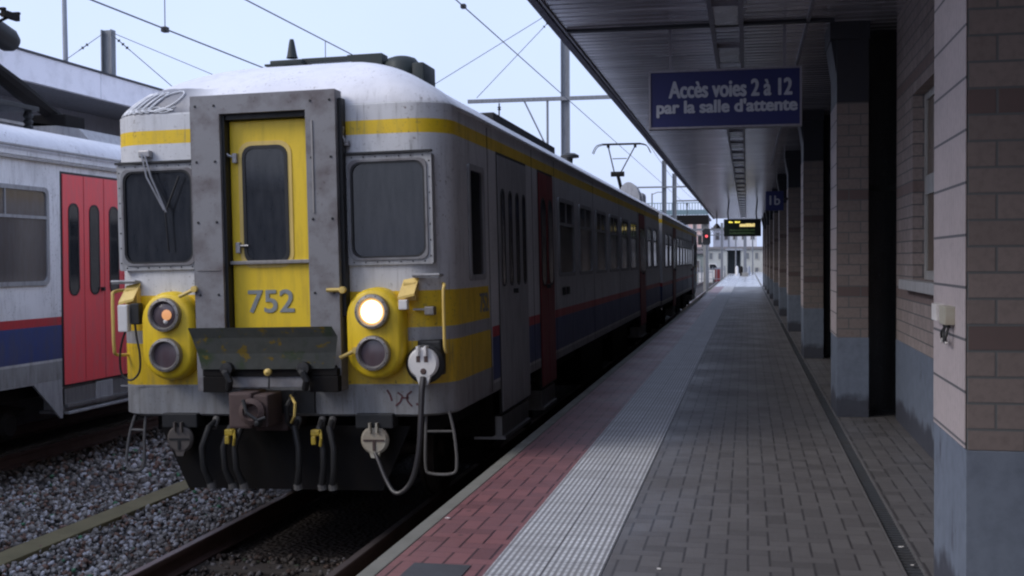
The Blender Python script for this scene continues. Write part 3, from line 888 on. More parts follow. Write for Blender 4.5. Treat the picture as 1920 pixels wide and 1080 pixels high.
# wipers
wp = MB(); wp.box(-1.16, -1.06, -.07, -.0, 3.27, 3.33, .01)
wp.tube([(-1.13, -.07, 3.30), (-1.08, -.085, 3.1), (-.93, -.085, 2.82)], .008, 6); wp.tube([(-1.10, -.07, 3.29), (-1.04, -.085, 3.1), (-.91, -.085, 2.80)], .008, 6)
wo = wp.build('wiper', m_steel, T)
b = MB(); b.tube([(-.79, -.075, 3.10), (-.92, -.08, 2.80), (-.90, -.075, 2.46)], .008, 6); b.build('wiper_blade', m_black, wo)
wp = MB(); wp.box(.64, .70, -.06, 0, 3.29, 3.34, .01); wp.tube([(.66, -.06, 3.45), (.655, -.07, 3.38), (.68, -.07, 3.32)], .012, 6); wp.build('wiper', m_steel, T)
# headlights
for sgn in (1, -1):
    cx = sgn * .905; hb = MB()
    def pill(hw, z0, z1, y):
        P = []
        for k in range(17): a = PI * k / 16; P.append((cx + hw * math.cos(a), y, z1 - hw + hw * math.sin(a)))
        for k in range(17): a = PI + PI * k / 16; P.append((cx + hw * math.cos(a), y, z0 + hw + hw * math.sin(a)))
        return P
    prev = None
    for (hw, d, y) in ((.245, 0, -.001), (.240, .005, -.10), (.225, .02, -.135), (.20, .045, -.15)):
        rg = [hb.bm.verts.new(p) for p in pill(hw, 1.385 + d, 2.135 - d, y)]
        if prev:
            for i in range(len(rg)): hb.bm.faces.new((prev[i], prev[(i + 1) % len(rg)], rg[(i + 1) % len(rg)], rg[i]))
        prev = rg
    hb.bm.faces.new(prev)
    hs = hb.build('headlight_housing', m_yel, T, smooth=True, auto=40)
    for zz, kind in ((1.94, 'upper'), (1.605, 'lower')):
        b = MB(); b.lathe((cx, -.149, zz), (0, -1, 0), [(.142, 0), (.144, .03), (.138, .055), (.118, .06), (.108, .045), (.108, .02)], 32)
        hl = b.build('headlight', m_bezel, hs, smooth=True, auto=50)
        if kind == 'upper' and sgn == 1: m, lab = m_lit, 'lit white headlight'
        elif kind == 'upper': m, lab = m_amber, 'unlit headlight with an orange glint'
        else: m, lab = m_lens, 'dark unlit lower lamp'
        hl['label'] = lab
    # lenses are parts of the housing beside their bezels (thing > housing > lens)
        b = MB(); b.lathe((cx, -.149, zz), (0, -1, 0), [(.109, .022), (.09, .034), (.05, .044), (0, .047)] if m is not m_lens else [(.109, .022), (.06, .03), (0, .032)], 28)
        b.build('lens', m if m is not m_amber else m_lens, hs, smooth=True)
        if m is m_lit:
            b = MB(); b.lathe((cx, -.149, zz), (0, -1, 0), [(.1095, .0), (.1095, .038), (.093, .040), (.093, .0)], 28); b.build('lens_rim', m_warm, hs)
        if m is m_amber:
            b = MB(); b.lathe((cx + .03, -.197, zz - .0), (0, -1, 0), [(.045, 0), (.02, .004), (0, .005)], 12)
            b.build('orange_glint', m_amber, hs); b = MB(); b.lathe((cx + .015, -.19, zz - .055), (0, -1, 0), [(.022, 0), (.01, .012), (0, .013)], 8); b.build('glass_glint', m_white, hs)  # orange and white reflections in the unlit lamp made as small discs
            b = MB(); b.lathe((cx, -.150, zz), (0, -1, 0), [(.105, .0215), (.085, .0216)], 24); b.build('reflector', m_shine, hs)
        b = MB()
        for k in range(10):
            a = 2 * PI * k / 10; b.lathe((cx + .129 * math.cos(a), -.207, zz + .129 * math.sin(a)), (0, -1, 0), [(.006, 0), (0, .005)], 6)
        b.build('bezel_screw', m_rust, hs)
# fold plate and brackets
b = MB()
rows = [(1.835, -.34, .615), (1.75, -.30, .60), (1.62, -.265, .57), (1.49, -.25, .545)]
N_ = 14; ring1 = []
for z, y, hw in rows:
    ring1.append([b.bm.verts.new((-hw + (2 * hw + .055 - .05 * (k == N_ and z > 1.8)) * k / N_, y - .02 * math.sin(PI * k / N_), z)) for k in range(N_ + 1)])
for A, B in zip(ring1[:-1], ring1[1:]):
    for k in range(N_): b.bm.faces.new((A[k], A[k + 1], B[k + 1], B[k]))
ret = bmesh.ops.solidify(b.bm, geom=b.bm.faces[:], thickness=.022)
fp = b.build('fold_plate', m_plate, T)
fp['label'] = 'grey-green folded gangway plate with flaking paint'
b = MB()
b.box(-.545, .62, -.24, -.165, 1.43, 1.488, .006); b.box(-.54, -.33, -.25, -.165, 1.30, 1.428, .006); b.box(.385, .63, -.25, -.165, 1.30, 1.428, .006)
b.build('plate_bracket', m_dark, T)
b = MB(); b.box(-.328, .383, -.22, -.165, 1.335, 1.427, .006); b.build('plate_beam', m_frame, T)
b = MB()
for xx in (-.30, .36):
    b.tube([(xx - .05, -.27, 1.50), (xx, -.32, 1.46), (xx + .03, -.32, 1.40), (xx, -.28, 1.33)], .03, 8)
    b.lathe((xx, -.24, 1.5), (0, -1, 0), [(.05, 0), (.05, .08), (0, .085)], 12)
b.build('plate_hinge', m_black, fp)
b = MB(); b.lathe((.06, -.30, 1.47), (0, -1, 0), [(.028, 0), (.03, .03), (0, .05)], 12); b.build('yellow_knob', m_yelp, fp)
b = MB(); b.tube([(.06, -.30, 1.47), (.075, -.33, 1.40), (.07, -.33, 1.34)], .007, 6); b.build('pull_cord', m_black, fp)
# dark openings, coupler
b = MB(); b.box(-.32, .34, -.03, -.002, 1.10, 1.29); b.build('coupler_pocket', m_black, T)
b = MB()
b.box(-.26, -.06, -.38, -.06, 1.02, 1.31, .02); b.box(-.06, .07, -.36, -.06, 1.03, 1.29, .015)
b.box(-.20, .10, -.02, .6, .95, 1.2, .02)
b.lathe((-.05, -.36, 1.16), (0, -1, 0), [(.10, 0), (.11, .05), (.07, .07), (.05, .03), (0, .03)], 20)
cp = b.build('coupler', m_rust, T)
b = MB(); b.tube([(-.10, -.45, 1.26), (-.06, -.48, 1.16), (.03, -.48, 1.10), (.09, -.46, 1.12)], .016, 8); b.lathe((.03, -.46, 1.08), (0, -1, 0), [(.035, 0), (.02, .04), (0, .045)], 10); b.build('coupler_hook', m_black, cp)
b = MB(); b.tube([(.17, -.12, 1.26), (.24, -.20, 1.20), (.23, -.20, 1.10), (.18, -.15, 1.04)], .012, 6); b.build('copper_cable', m_yelp, cp)
b = MB(); b.tube([(.20, -.10, 1.28), (.16, -.18, 1.18), (.15, -.16, 1.05), (.19, -.10, .98)], .02, 6); b.build('coupler_hose', m_black, cp)
# air hoses with cocks
hx = (-.53, -.34, -.24, .20, .41, .50)
for k, xx in enumerate(hx):
    b = MB(); s_ = -1 if xx < 0 else 1; dx = .06 * s_
    b.tube([(xx, -.06, 1.04), (xx + dx * .2, -.16, 1.0), (xx + dx, -.20, .84), (xx + dx * .9, -.19, .66), (xx + dx * .3, -.14, .52)], [.022, .026, .026, .026, .03], 10)
    ho = b.build('air_hose', m_black if k % 2 else m_black, T, smooth=True)
    b = MB(); b.cyl((xx, -.03, 1.06), (xx, -.10, .99), .03, 10); b.lathe((xx + dx * .3, -.14, .54), (.1, .2, -1), [(.036, 0), (.04, .05), (0, .06)], 10); b.build('hose_fitting', m_stir, ho)
for xx in (-.34, .41):
    b = MB(); b.box(xx - .035, xx + .04, -.23, -.17, .94, .99, .01); b.box(xx - .03, xx + .01, -.24, -.20, .87, .94, .01); b.tube([(xx + .04, -.2, .98), (xx + .06, -.24, .92), (xx + .05, -.24, .86)], .012, 6)
    o = b.build('brake_cock', m_cock, T)
# round dummy sockets under the skirt
for sgn, mm, lab in ((-1, paint('brown_socket', (0.10, 0.085, 0.075), .6, streak=False), 'brownish round socket'), (1, m_cream, 'pale round socket holding the cable end')):
    cx = sgn * .86
    b = MB(); b.box(cx - .16, cx + .16, -.06, .1, .98, 1.10, .01); b.cyl((cx, -.02, 1.0), (cx, -.02, .9), .05, 10); bk = b.build('socket_bracket', m_black, T)
    b = MB(); b.lathe((cx, -.02, .885), (0, -1, 0), [(.0, 0), (.115, 0), (.118, .03), (.10, .05), (0, .052)], 28)
    for xx in (-.03, .03): b.box(cx + xx - .008, cx + xx + .008, -.10, -.02, .95, 1.03)
    b.prism([(cx - .05, -.065, .80), (cx + .05, -.065, .80), (cx + .03, -.065, .74), (cx - .03, -.065, .74)], (0, .04, 0))
    so = b.build('round_socket', mm, T, smooth=True); so['label'] = lab
    b = MB(); b.box(cx - .09, cx + .09, -.078, -.0725, .878, .892); b.box(cx - .012, cx + .012, -.080, -.0725, .80, .88, .003); b.build('socket_slot', m_rust if sgn > 0 else m_black, so)
# jumper socket on the yellow corner and its cable
cx, cz = 1.30, 1.505
b = MB(); b.box(cx - .07, cx + .13, -.02, .14, cz - .10, cz + .19, .02); b.lathe((cx, -.02, cz), (0, -1, 0), [(.160, 0), (.160, .03), (.14, .045), (0, .045)], 24); jb = b.build('jumper_backplate', m_black, T)
b = MB(); b.lathe((cx, -.068, cz + .01), (0, -1, 0), [(.0, 0), (.125, 0), (.128, .03), (.112, .05), (0, .054)], 30)
for xx in (-.035, .03): b.box(cx + xx - .010, cx + xx + .010, -.15, -.07, cz + .07, cz + .15, .003)
b.prism([(cx - .06, -.115, cz - .09), (cx + .06, -.115, cz - .09), (cx + .035, -.115, cz - .165), (cx - .035, -.115, cz - .165)], (0, .05, 0))
js = b.build('jumper_socket', m_white, T, smooth=True); js['label'] = 'white round jumper socket with a thick cable hanging from it'
b = MB(); b.lathe((cx + .005, -.121, cz - .055), (0, -1, 0), [(.026, 0), (.02, .006), (0, .007)], 12)
for xx in (-.035, .03): b.box(cx + xx - .016, cx + xx + .016, -.1245, -.120, cz + .02, cz + .07)
b.build('socket_marks', m_rust, js)
b = MB(); pts = []
P0 = [(1.30, -.11, 1.40), (1.30, -.16, 1.30), (1.295, -.20, 1.05), (1.275, -.22, .80), (1.22, -.22, .60), (1.14, -.22, .50), (1.06, -.20, .49), (.98, -.15, .58), (.90, -.09, .72), (.865, -.06, .78)]
def smooth_path(P0, n=6):
    P0 = [Vector(p) for p in P0]; out = []
    for i in range(len(P0) - 1):
        a, b_, c_, d = P0[max(i - 1, 0)], P0[i], P0[i + 1], P0[min(i + 2, len(P0) - 1)]
        for k in range(n):
            t = k / n
            out.append(.5 * ((2 * b_) + (-a + c_) * t + (2 * a - 5 * b_ + 4 * c_ - d) * t * t + (-a + 3 * b_ - 3 * c_ + d) * t ** 3))
    return out + [P0[-1]]
sp_ = smooth_path(P0); b.tube(sp_, [.026 - .010 * i / len(sp_) for i in range(len(sp_))], 10)
b.build('jumper_cable', paint('grey_cable', (0.03, 0.028, 0.03), .4), T, smooth=True)
# small yellow hood with a plug, box, handrails, grab bars
for sgn in (1, -1):
    cx = sgn * 1.19 if sgn > 0 else -1.27
    b = MB(); b.prism([(cx - .06, -.02, 2.17), (cx + .07, -.02, 2.19), (cx + .055, -.12, 2.06), (cx - .085, -.12, 2.03)], (0, .0, .02)); b.box(cx - .055, cx + .055, -.06, .05, 2.02, 2.17, .01)
    hd = b.build('plug_hood', m_yelp, T)
    b = MB()
    if sgn > 0: b.box(cx - .075, cx + .0, -.14, -.08, 1.95, 2.03, .01)
    else: b.box(cx - .08, cx + .01, -.15, -.08, 1.80, 2.03, .012)
    b.build('plug', m_white, hd)
    b = MB()
    if sgn < 0: b.box(cx + .02, cx + .10, -.12, -.04, 1.86, 2.04, .01); b.build('plug_socket', m_black, hd)
    else: b.box(cx + .12, cx + .20, -.07, .02, 1.90, 1.97, .01); b.box(cx + .02, cx + .19, -.05, .03, 1.94, 1.955); b.build('plug_socket', m_bezel, hd)
    b = MB(); xx = sgn * (1.475 if sgn > 0 else 1.435); b.tube(smooth_path([(xx - sgn * .05, .12, 2.15), (xx, -.04, 2.14), (xx + .0, -.07, 2.08), (xx, -.075, 1.85), (xx, -.07, 1.66), (xx, -.03, 1.60), (xx - sgn * .04, .12, 1.59)]), .014, 8)
    b.build('handrail', m_yelp, T, smooth=True)
    b = MB(); b.tube([(sgn * 1.22, .0, 2.22), (sgn * 1.22, -.07, 2.225), (sgn * 1.44, -.07, 2.225), (sgn * 1.44, .05, 2.22)], .012, 8); b.box(*sorted((sgn * 1.22, sgn * 1.44)), -.07, .02, 2.205, 2.215); b.build('grab_bar', m_trim, T)
    # stirrup step below the corner
    b = MB(); xa, xb = (1.26, 1.50) if sgn > 0 else (-1.25, -1.40)
    b.tube(smooth_path([(xa, .10, 1.10), (xa, .06, .9), (xa + sgn * .0, .04, .66), (xa + sgn * .04, .04, .60), (xb - sgn * .02, .04, .60), (xb + sgn * .02, .05, .67), (xb - sgn * .0, .08, .9), (xb - sgn * .05, .12, 1.10)], 5), .013, 8)
    b.cyl((xa, .07, .94), (xb, .09, .94), .011, 8)
    b.build('stirrup_step', m_stir, T, smooth=True)
# left plug lead: hanging loop
b = MB(); b.tube(smooth_path([(-1.29, -.11, 1.83), (-1.33, -.12, 1.72), (-1.355, -.12, 1.58), (-1.34, -.12, 1.44), (-1.26, -.12, 1.39), (-1.18, -.12, 1.46), (-1.17, -.12, 1.6), (-1.20, -.11, 1.75), (-1.22, -.10, 1.88)]), .009, 6)
b.build('plug_lead', m_black, T, smooth=True)
# small yellow stops beside the gangway
b = MB()
for (xx, zz, a) in ((.60, 2.12, 0), (-.69, 2.12, 1), (.70, 1.60, 1)):
    b.tube([(xx - .07, -.19, zz - .03 * a), (xx + .06, -.17, zz + .03 * a)], .016, 8); b.lathe((xx + .06, -.17, zz + .03 * a), (0, -1, 0), [(.028, -.02), (.028, .02), (0, .022)], 10)
b.build('frame_stop', m_yelp, T)
# obstacle deflector and skirt seams
b = MB(); b.prism([(-1.12, .10, .98), (-.87, .10, .44), (.87, .10, .44), (1.12, .10, .98)], (0, .03, 0)); b.build('obstacle_deflector', m_dark, T)
b = MB(); b.box(-1.42, -.62, -.004, -.0005, 1.325, 1.338); b.box(.64, 1.42 - .18, -.004, -.0005, 1.325, 1.338); b.box(.66, .668, -.004, -.0005, 1.10, 1.32); b.build('skirt_seam', m_trim, T)
# graffiti on the skirt
b = MB(); y_ = -.003
def stroke(bm_, pts, wd=.018, d=(0, -.002, 0)):
    for p, q in zip(pts[:-1], pts[1:]):
        p, q = Vector((p[0], y_, p[1])), Vector((q[0], y_, q[1])); n_ = (q - p).cross(Vector((0, 1, 0))).normalized() * wd / 2
        bm_.prism([p + n_, q + n_, q - n_, p - n_], d)
stroke(b, [(.96, 1.29), (.985, 1.25), (1.0, 1.20)], .016)
stroke(b, [(1.05, 1.27), (1.09, 1.24), (1.07, 1.19), (1.03, 1.16)], .014)
stroke(b, [(1.17, 1.28), (1.13, 1.25), (1.13, 1.20), (1.17, 1.155)], .014); stroke(b, [(1.09, 1.225), (1.14, 1.225)], .012)
stroke(b, [(1.205, 1.17), (1.222, 1.175)], .02)
b.build('red_scrawl', m_graf, T)
# side number
text('752', 'side_number', m_num, T, .34, (W + .001, 1.28, 1.87), (R(90), 0, R(90)), .003, .01, h=.17)
# white spray scribble on the left of the dome
def dome_pt(s, th):
    """point on the cab dome: s along the plan outline at the front left, th up the dome"""
    P = plan_points(L); P = [p for p in P if p[0] <= 0 and p[1] < 3]
    s = max(0, min(.9999, s)) * (len(P) - 1); i = int(s); f = s - i
    x = P[i][0] * (1 - f) + P[min(i + 1, len(P) - 1)][0] * f; y = P[i][1] * (1 - f) + P[min(i + 1, len(P) - 1)][1] * f
    c = math.cos(th)
    return Vector((x * c * .995, y + front_inset(c) * max(0, 1 - y / 4.5) - .010, 3.635 + roof_rise(c) + .004))
b = MB(); rs = random.Random(11)
for k in range(9):
    s0 = .40 + k * .048; pts = []
    for j in range(22):
        a = 2 * PI * j / 16 + k
        pts.append(dome_pt(s0 + .030 * math.cos(a) + .012 * math.sin(a), .36 + .20 * math.sin(a)))
    b.tube(pts, .0062, 5)
for k in range(4):
    pts = [dome_pt(.36 + .46 * j / 40, .14 + .03 * k + .05 * math.sin(j * 1.6 + k * 2)) for j in range(41)]
    b.tube(pts, .0042, 5)
gp = b.build('white_scribble', m_grafw, T, smooth=True)
# folded pantograph gear on the front roof
pg = bpy.data.objects.new('roof_gear', None); COL.objects.link(pg); pg.parent = T; pg['label'] = 'low dark folded current collector gear on the front roof'
b = MB(); b.box(-.80, -.46, 1.95, 2.25, 4.35, 4.40, .01); b.box(-.90, -.80, 2.05, 2.12, 4.365, 4.385); b.lathe((-.62, 2.1, 4.44), (0, 0, 1), [(.06, 0), (.05, .03), (.028, .16), (.02, .19), (0, .195)], 14)
b.tube([(-.66, 2.1, 3.95), (-.66, 2.1, 4.38)], .045, 10)
b.build('horn_plate', m_green, pg, smooth=True)
b = MB(); b.box(-.50, .30, 2.04, 2.16, 4.375, 4.42, .008); b.prism([(0, 2.0, 4.37), (.36, 2.0, 4.24), (.36, 2.0, 4.42), (0, 2.0, 4.42)], (0, .2, 0)); b.build('collector_arm', m_green, pg)
b = MB(); b.lathe((.52, 2.15, 4.01), (0, 0, 1), [(.20, -.10), (.20, .22), (.185, .31), (.14, .365), (.08, .385), (0, .39)], 24); b.box(.68, .80, 1.95, 2.4, 4.0, 4.30, .02)
b.box(.36, .76, 1.9, 2.4, 3.98, 4.10, .03)
b.build('drum', m_green, pg, smooth=True)

# ---- raised pantograph on the rear carriage (built in that carriage's turned frame)
def pantograph(parent, yl, zc, name='pantograph', side=1, base=4.20, head=5.95, half=.60, horns=True):
    p = bpy.data.objects.new(name, None); COL.objects.link(p); p.parent = parent
    b = MB(); b.box(-.55, .55, yl - .5, yl + .5, base + .16, base + .22, .01)
    for sx_ in (-.45, .45):
        for dy in (-.4, .4): b.lathe((sx_, yl + dy, base - .08), (0, 0, 1), [(.04, 0), (.07, .03), (.04, .06), (.07, .10), (.04, .13), (.07, .17), (.04, .25)], 10)
    b.build('base_frame', m_black, p)
    kn = (0, yl + side * 1.1, base + (head - base) * .42)
    b = MB(); b.tube([(0, yl - side * .3, base + .22), kn], .055, 8); b.lathe(kn, (1, 0, 0), [(.08, -.2), (.08, .2)], 10); b.build('lower_arm', m_dark, p)
    b = MB(); top = yl - side * .1
    for sx_ in (-1, 1): b.tube([(sx_ * .10, kn[1], kn[2] + .05), (sx_ * .42, top, head - .08)], .02, 6)
    b.tube([(-.22, (kn[1] + top) / 2, (kn[2] + head) / 2), (.22, (kn[1] + top) / 2, (kn[2] + head) / 2)], .015, 6)
    b.build('upper_arm', m_dark, p)
    b = MB()
    for dy in (-.15, .15):
        b.box(-half, half, top + dy - .025, top + dy + .025, head - .03, head, .005)
        for sx_ in ((-1, 1) if horns else ()): b.tube(smooth_path([(sx_ * half, top + dy, head - .02), (sx_ * (half + .18), top + dy, head - .08), (sx_ * (half + .30), top + dy, head - .3)]), .014, 6)
    for sx_ in (-.42, .42): b.box(sx_ - .03, sx_ + .03, top - .16, top + .16, head - .12, head - .03, .005)
    b.build('collector_head', m_dark, p)
    return p
yl = 9.2 + L + .4 + L - 36.5
pantograph(car2, yl, 0, side=1, head=5.98)
b = MB(); b.box(-.9, -.4 + .0, yl + 1.6, yl + 2.6, 3.9, 4.3, .08); b.build('roof_pod', m_trim, car2)
b = MB()
cxh = []
for k in range(13): a = PI * k / 12; cxh.append((.78 + .30 * math.cos(a), L - 1.0, 3.92 + .52 * math.sin(a)))
b.prism(cxh, (0, .8, 0)); b.build('roof_hood', m_trim, train)

# ------------------------------------------------------------------ neighbouring train
nb = thing('train_carriage', 'grey neighbouring carriage with red folding doors and a blue stripe, on the left track', 'train carriage', (XN, 0, ZR))
XO = W   # its side stands at XN + 1.5
b = MB()
Y0n, Y1n = -3.0, 21.5
lev = [(W - .03, .93), (W, .95), (W, 3.6), (W + .02, 3.605), (W + .02, 3.66), (W - .02, 3.665)]
prof = [(x, z) for x, z in lev]
for k in range(1, 17):
    th = PI / 2 * k / 16; prof.append(((W - .02) * math.cos(th) ** .8, 3.665 + .43 * math.sin(th) ** .8))
full = prof + [(-x, z) for x, z in prof[::-1][1:]]
b.prism([(x, Y0n, z) for x, z in full], (0, Y1n - Y0n, 0))
b.build('body', m_body2, nb, smooth=True, auto=28)
b = MB(); b.box(W - .0, W + .045, Y0n, Y1n, 3.56, 3.585); b.box(W - .0, W + .06, Y0n, Y1n, 3.70, 3.72); b.build('rain_gutter', m_steel, nb)
for (y0, y1) in ((11.0, 12.68), (8.9, 10.6), (6.8, 8.5)): side_window(nb, 1, y0, y1, 2.10, 3.26, split=.31, r=.09, mat=m_glass2)
for (y0, y1) in ((16.0, 17.6), (18.2, 19.8)): side_window(nb, 1, y0, y1, 2.10, 3.26, split=.31, r=.09, mat=m_glass2)
nd = folding_door(nb, 1, 12.97, 14.85, .87, 3.45, 4, m_red, 1.98, 3.08, .19)
# skirt with slanted cut over the bogie
b = MB(); b.prism([(W - .03, 10.9, .96), (W - .03, 10.9, .94), (W - .03, 12.35, .93), (W - .03, 12.90, .47), (W - .03, 12.94, .47), (W - .03, 12.94, .96)], (.028, 0, 0)); b.prism([(W - .03, 14.9, .96), (W - .03, 14.9, .47), (W - .03, 15.0, .47), (W - .03, 15.6, .90), (W - .03, 15.6, .96)], (.028, 0, 0))
b.build('skirt', m_trim, nb)
b = MB(); b.box(1.2, W - .04, 13.0, 14.8, .55, .86); b.box(1.1, W + .03, 13.05, 14.8, .50, .535, .008); b.box(W - .038, W - .0, 13.7, 14.1, .56, .84, .01); b.build('step_well', m_trim, nb)
b = MB(); b.box(-1.3, 1.3, Y0n + .2, Y1n - .2, .75, .93); b.build('underframe', m_dark, nb)
wheels(nb, 11.0); wheels(nb, .8)
pn_ = pantograph(nb, 13.5, 0, side=-1, head=5.62, half=.45, horns=False)
b = MB(); b.lathe((.1, 14.12, 5.30), (-.25, -1, .35), [(0, -.05), (.11, -.02), (.16, .08), (.17, .3), (.15, .6), (0, .62)], 14); b.build('spring_housing', m_black, pn_, smooth=True)
b = MB(); b.tube([(0, 13.6, 5.0), (0, 14.4, 4.72), (0, 15.25, 4.45)], [.10, .13, .09], 10); b.box(-.3, .3, 15.0, 15.5, 4.28, 4.46, .02); b.build('base_strut', m_dark, pn_)
b = MB(); b.prism([(-.2, 15.0, 3.9), (1.0, 15.0, 3.75), (.5, 15.0, 4.25), (-.2, 15.0, 4.35)], (0, 1.5, 0)); b.build('roof_fairing', m_trim, nb)

# ------------------------------------------------------------------ canopy over the platform
CY0, CY1 = -45, 69.5
CZ = 3.975
cn = thing('platform_canopy', 'long dark canopy with a slatted metal ceiling over the platform', 'canopy', (0, 0, 0))
b = MB()
pitch = .19
xa, xb = -1.86, PR
seg = []
y = CY0
while y < CY1:
    seg += [(y, CZ), (y + .145, CZ), (y + .150, CZ + .055), (y + .186, CZ + .055)]
    y += pitch
va = [b.bm.verts.new((xa, yy, zz)) for yy, zz in seg]; vb = [b.bm.verts.new((xb, yy, zz)) for yy, zz in seg]
for i in range(len(seg) - 1): b.bm.faces.new((va[i], va[i + 1], vb[i + 1], vb[i]))
b.build('ceiling_slats', m_ceil, cn)
b = MB(); b.box(-1.92, PR + .5, CY0, CY1, CZ + .06, CZ + .40); b.build('roof_slab', m_dark, cn)
b = MB(); b.box(-1.945, -1.862, CY0, CY1, CZ - .03, CZ + .05, .006); b.box(-1.99, -1.922, CY0, CY1, CZ + .052, CZ + .22, .01); b.build('fascia', m_fascia, cn)
b = MB()
for xx in (-.345, -.055): b.box(xx - .02, xx + .02, CY0, CY1, CZ - .035, CZ - .0005)
b.box(-1.855, -1.83, CY0, CY1, CZ - .02, CZ - .0005)
b.build('light_rail', m_signfr, cn)
b = MB()
for yy in (12.05,): b.box(-1.82, .85, yy - .05, yy + .05, CZ - .03, CZ - .0008, .006)
b.build('cross_beam', m_cap, cn)
b = MB(); b.box(.58, .61, 8, 30, CZ - .03, CZ - .0008); b.build('conduit', m_signfr, cn)
# ceiling lights
lp = thing('ceiling_light', 'x', 'ceiling light', (-.20, 11.6, CZ), group='flat lights along the canopy ceiling')
b = MB(); b.box(-.115, .115, -.5, .5, -.03, -.001, .006); b.build('diffuser', m_diff, lp)
b = MB(); b.ring([Vector(p) for p in ((-.125, -.52, -.034), (.125, -.52, -.034), (.125, .52, -.034), (-.125, .52, -.034))], [Vector(p) for p in ((-.116, -.5, -.034), (.116, -.5, -.034), (.116, .5, -.034), (-.116, .5, -.034))], (0, 0, .033)); b.build('light_frame', m_signfr, lp)
ordn = ['nearest', 'second', 'third', 'fourth', 'fifth', 'sixth', 'seventh', 'eighth', 'ninth', 'tenth', 'eleventh', 'twelfth', 'thirteenth', 'fourteenth', 'fifteenth', 'sixteenth', 'seventeenth', 'eighteenth', 'nineteenth', 'twentieth', 'twenty-first', 'twenty-second', 'twenty-third', 'twenty-fourth', 'twenty-fifth', 'twenty-sixth']
k = 0; y = 11.6
while y < 68:
    o = lp if k == 0 else copy_tree(lp)
    o.location = (-.20, y, CZ)
    o['label'] = 'flat pale ceiling light panel, %s along the row under the canopy' % ordn[k]
    k += 1; y += 2.2

# ------------------------------------------------------------------ pillars
def pillar():
    t = thing('brick_pillar', 'x', 'pillar', (.889, 5.11, 0), group='brick pillars under the canopy')
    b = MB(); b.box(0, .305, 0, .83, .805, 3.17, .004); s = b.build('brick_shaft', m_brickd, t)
    b = MB(); b.box(-.004, .309, -.004, .834, 0, .804, .004); b.build('painted_base', m_bluebase, t)
    b = MB(); b.box(-.003, .309, -.004, .834, 3.171, 3.80, .003)
    b.prism([(-.0035, .0, 3.35), (-.0035, .83, 3.35), (-.0035, .83, 3.8), (-.0035, .0, 3.8)], (-.001, 0, 0))
    b.prism([(-.004, .05, 3.45), (-.06, .05, 3.80), (-.004, .05, 3.80)], (0, .73, 0))
    b.box(-.07, .32, -.012, .842, 3.801, CZ - .0, .003)
    b.build('capital', m_cap, t)
    b = MB(); b.box(-.008, -.0042, .0, .83, .812, 3.16); b.build('side_cladding', m_clad, t)
    return t
pl = pillar(); NP = 10
names = ['first brick pillar, nearest the camera, carrying the junction box', 'second brick pillar from the camera, full height beside the dark doorway']
for k in range(NP):
    o = pl if k == 0 else copy_tree(pl)
    o.location = (.889, 5.11 + 7.14 * k, 0)
    o['label'] = names[k] if k < 2 else '%s brick pillar with blue painted base, counted from the camera' % ordn[k]
    if k == 3: o['label'] = 'fourth brick pillar from the camera, beside the small blue platform number sign'
# dark glazed screens closing the bays behind the pillars
sc0 = thing('glazed_screen', 'x', 'screen', (1.197, 12.75, 0), group='dark screens between pillars and building')
b = MB(); b.box(0, 1.9, 0, .03, 0.02, 3.95); b.build('screen_pane', glass_mat('black_glass', (0.006, 0.006, 0.008), .25, .1), sc0)
b = MB()
for xx in (0, .6, 1.86): b.box(xx, xx + .04, -.03, -.0005, .02, 3.95, .004)
b.box(.04, 1.86, -.025, -.0005, 2.3, 2.36); b.build('screen_frame', m_black, sc0)
for k in range(9):
    o = sc0 if k == 0 else copy_tree(sc0)
    o.location = (1.197, 5.11 + 7.14 * (k + 1) + .45, 0)
    o['label'] = 'dark glazed screen standing behind the %s brick pillar' % ['second', 'third', 'fourth', 'fifth', 'sixth', 'seventh', 'eighth', 'ninth', 'tenth'][k]

# ------------------------------------------------------------------ station building
XB = 1.45
sb = thing('station_building', 'pale brick station wall with blue base and a white framed window', 'building', (0, 0, 0))
b = MB()
wy0, wy1, wz0, wz1 = 9.25, 11.0, 1.41, 3.06
b.box(XB, XB + .3, -45, wy0, .80, CZ); b.box(XB, XB + .3, wy1, 12.15, .80, CZ)
b.box(XB, XB + .3, wy0, wy1, .80, wz0); b.box(XB, XB + .3, wy0, wy1, wz1, CZ)
bmesh.ops.remove_doubles(b.bm, verts=b.bm.verts[:], dist=.0001)
b.build('brick_wall', m_brick, sb)
b = MB(); b.box(XB - .004, XB + .304, -45, 12.154, 0, .799); b.build('painted_base', m_bluebase, sb)
b = MB(); b.box(-1.75, PR, -12, -3.5, 0.006, CZ - .04); b.build('unseen_light_blocker', m_brickd, sb)  # added mass behind the camera, unseen, keeps rear light off the pillars
b = MB(); b.box(PR - .1, PR + .2, 12.3, 69.4, 0, CZ); b.build('rear_wall', m_dark, sb)
b = MB(); b.box(PR + .2, PR + 8, -45, 69.4, 0, CZ + 2.5); b.build('building_core', m_brick, sb)
win = bpy.data.objects.new('window', None); COL.objects.link(win); win.parent = sb
b = MB(); xi = XB + .10
def fr_box(y0, y1, z0, z1): b.box(xi, xi + .05, y0, y1, z0, z1, .004)
fr_box(wy0, wy0 + .07, wz0, wz1); fr_box(wy1 - .07, wy1, wz0, wz1); fr_box(wy0 + .072, wy1 - .072, wz0, wz0 + .08); fr_box(wy0 + .072, wy1 - .072, wz1 - .07, wz1); fr_box(wy0 + .072, wy1 - .072, 2.16, 2.33); fr_box((wy0 + wy1) / 2 - .03, (wy0 + wy1) / 2 + .03, wz0 + .082, 2.158)
b.build('window_frame', m_win, win)
b = MB(); b.box(xi + .02, xi + .026, wy0 + .06, wy1 - .06, wz0 + .06, wz1 - .06); b.build('pane', m_blind, win)
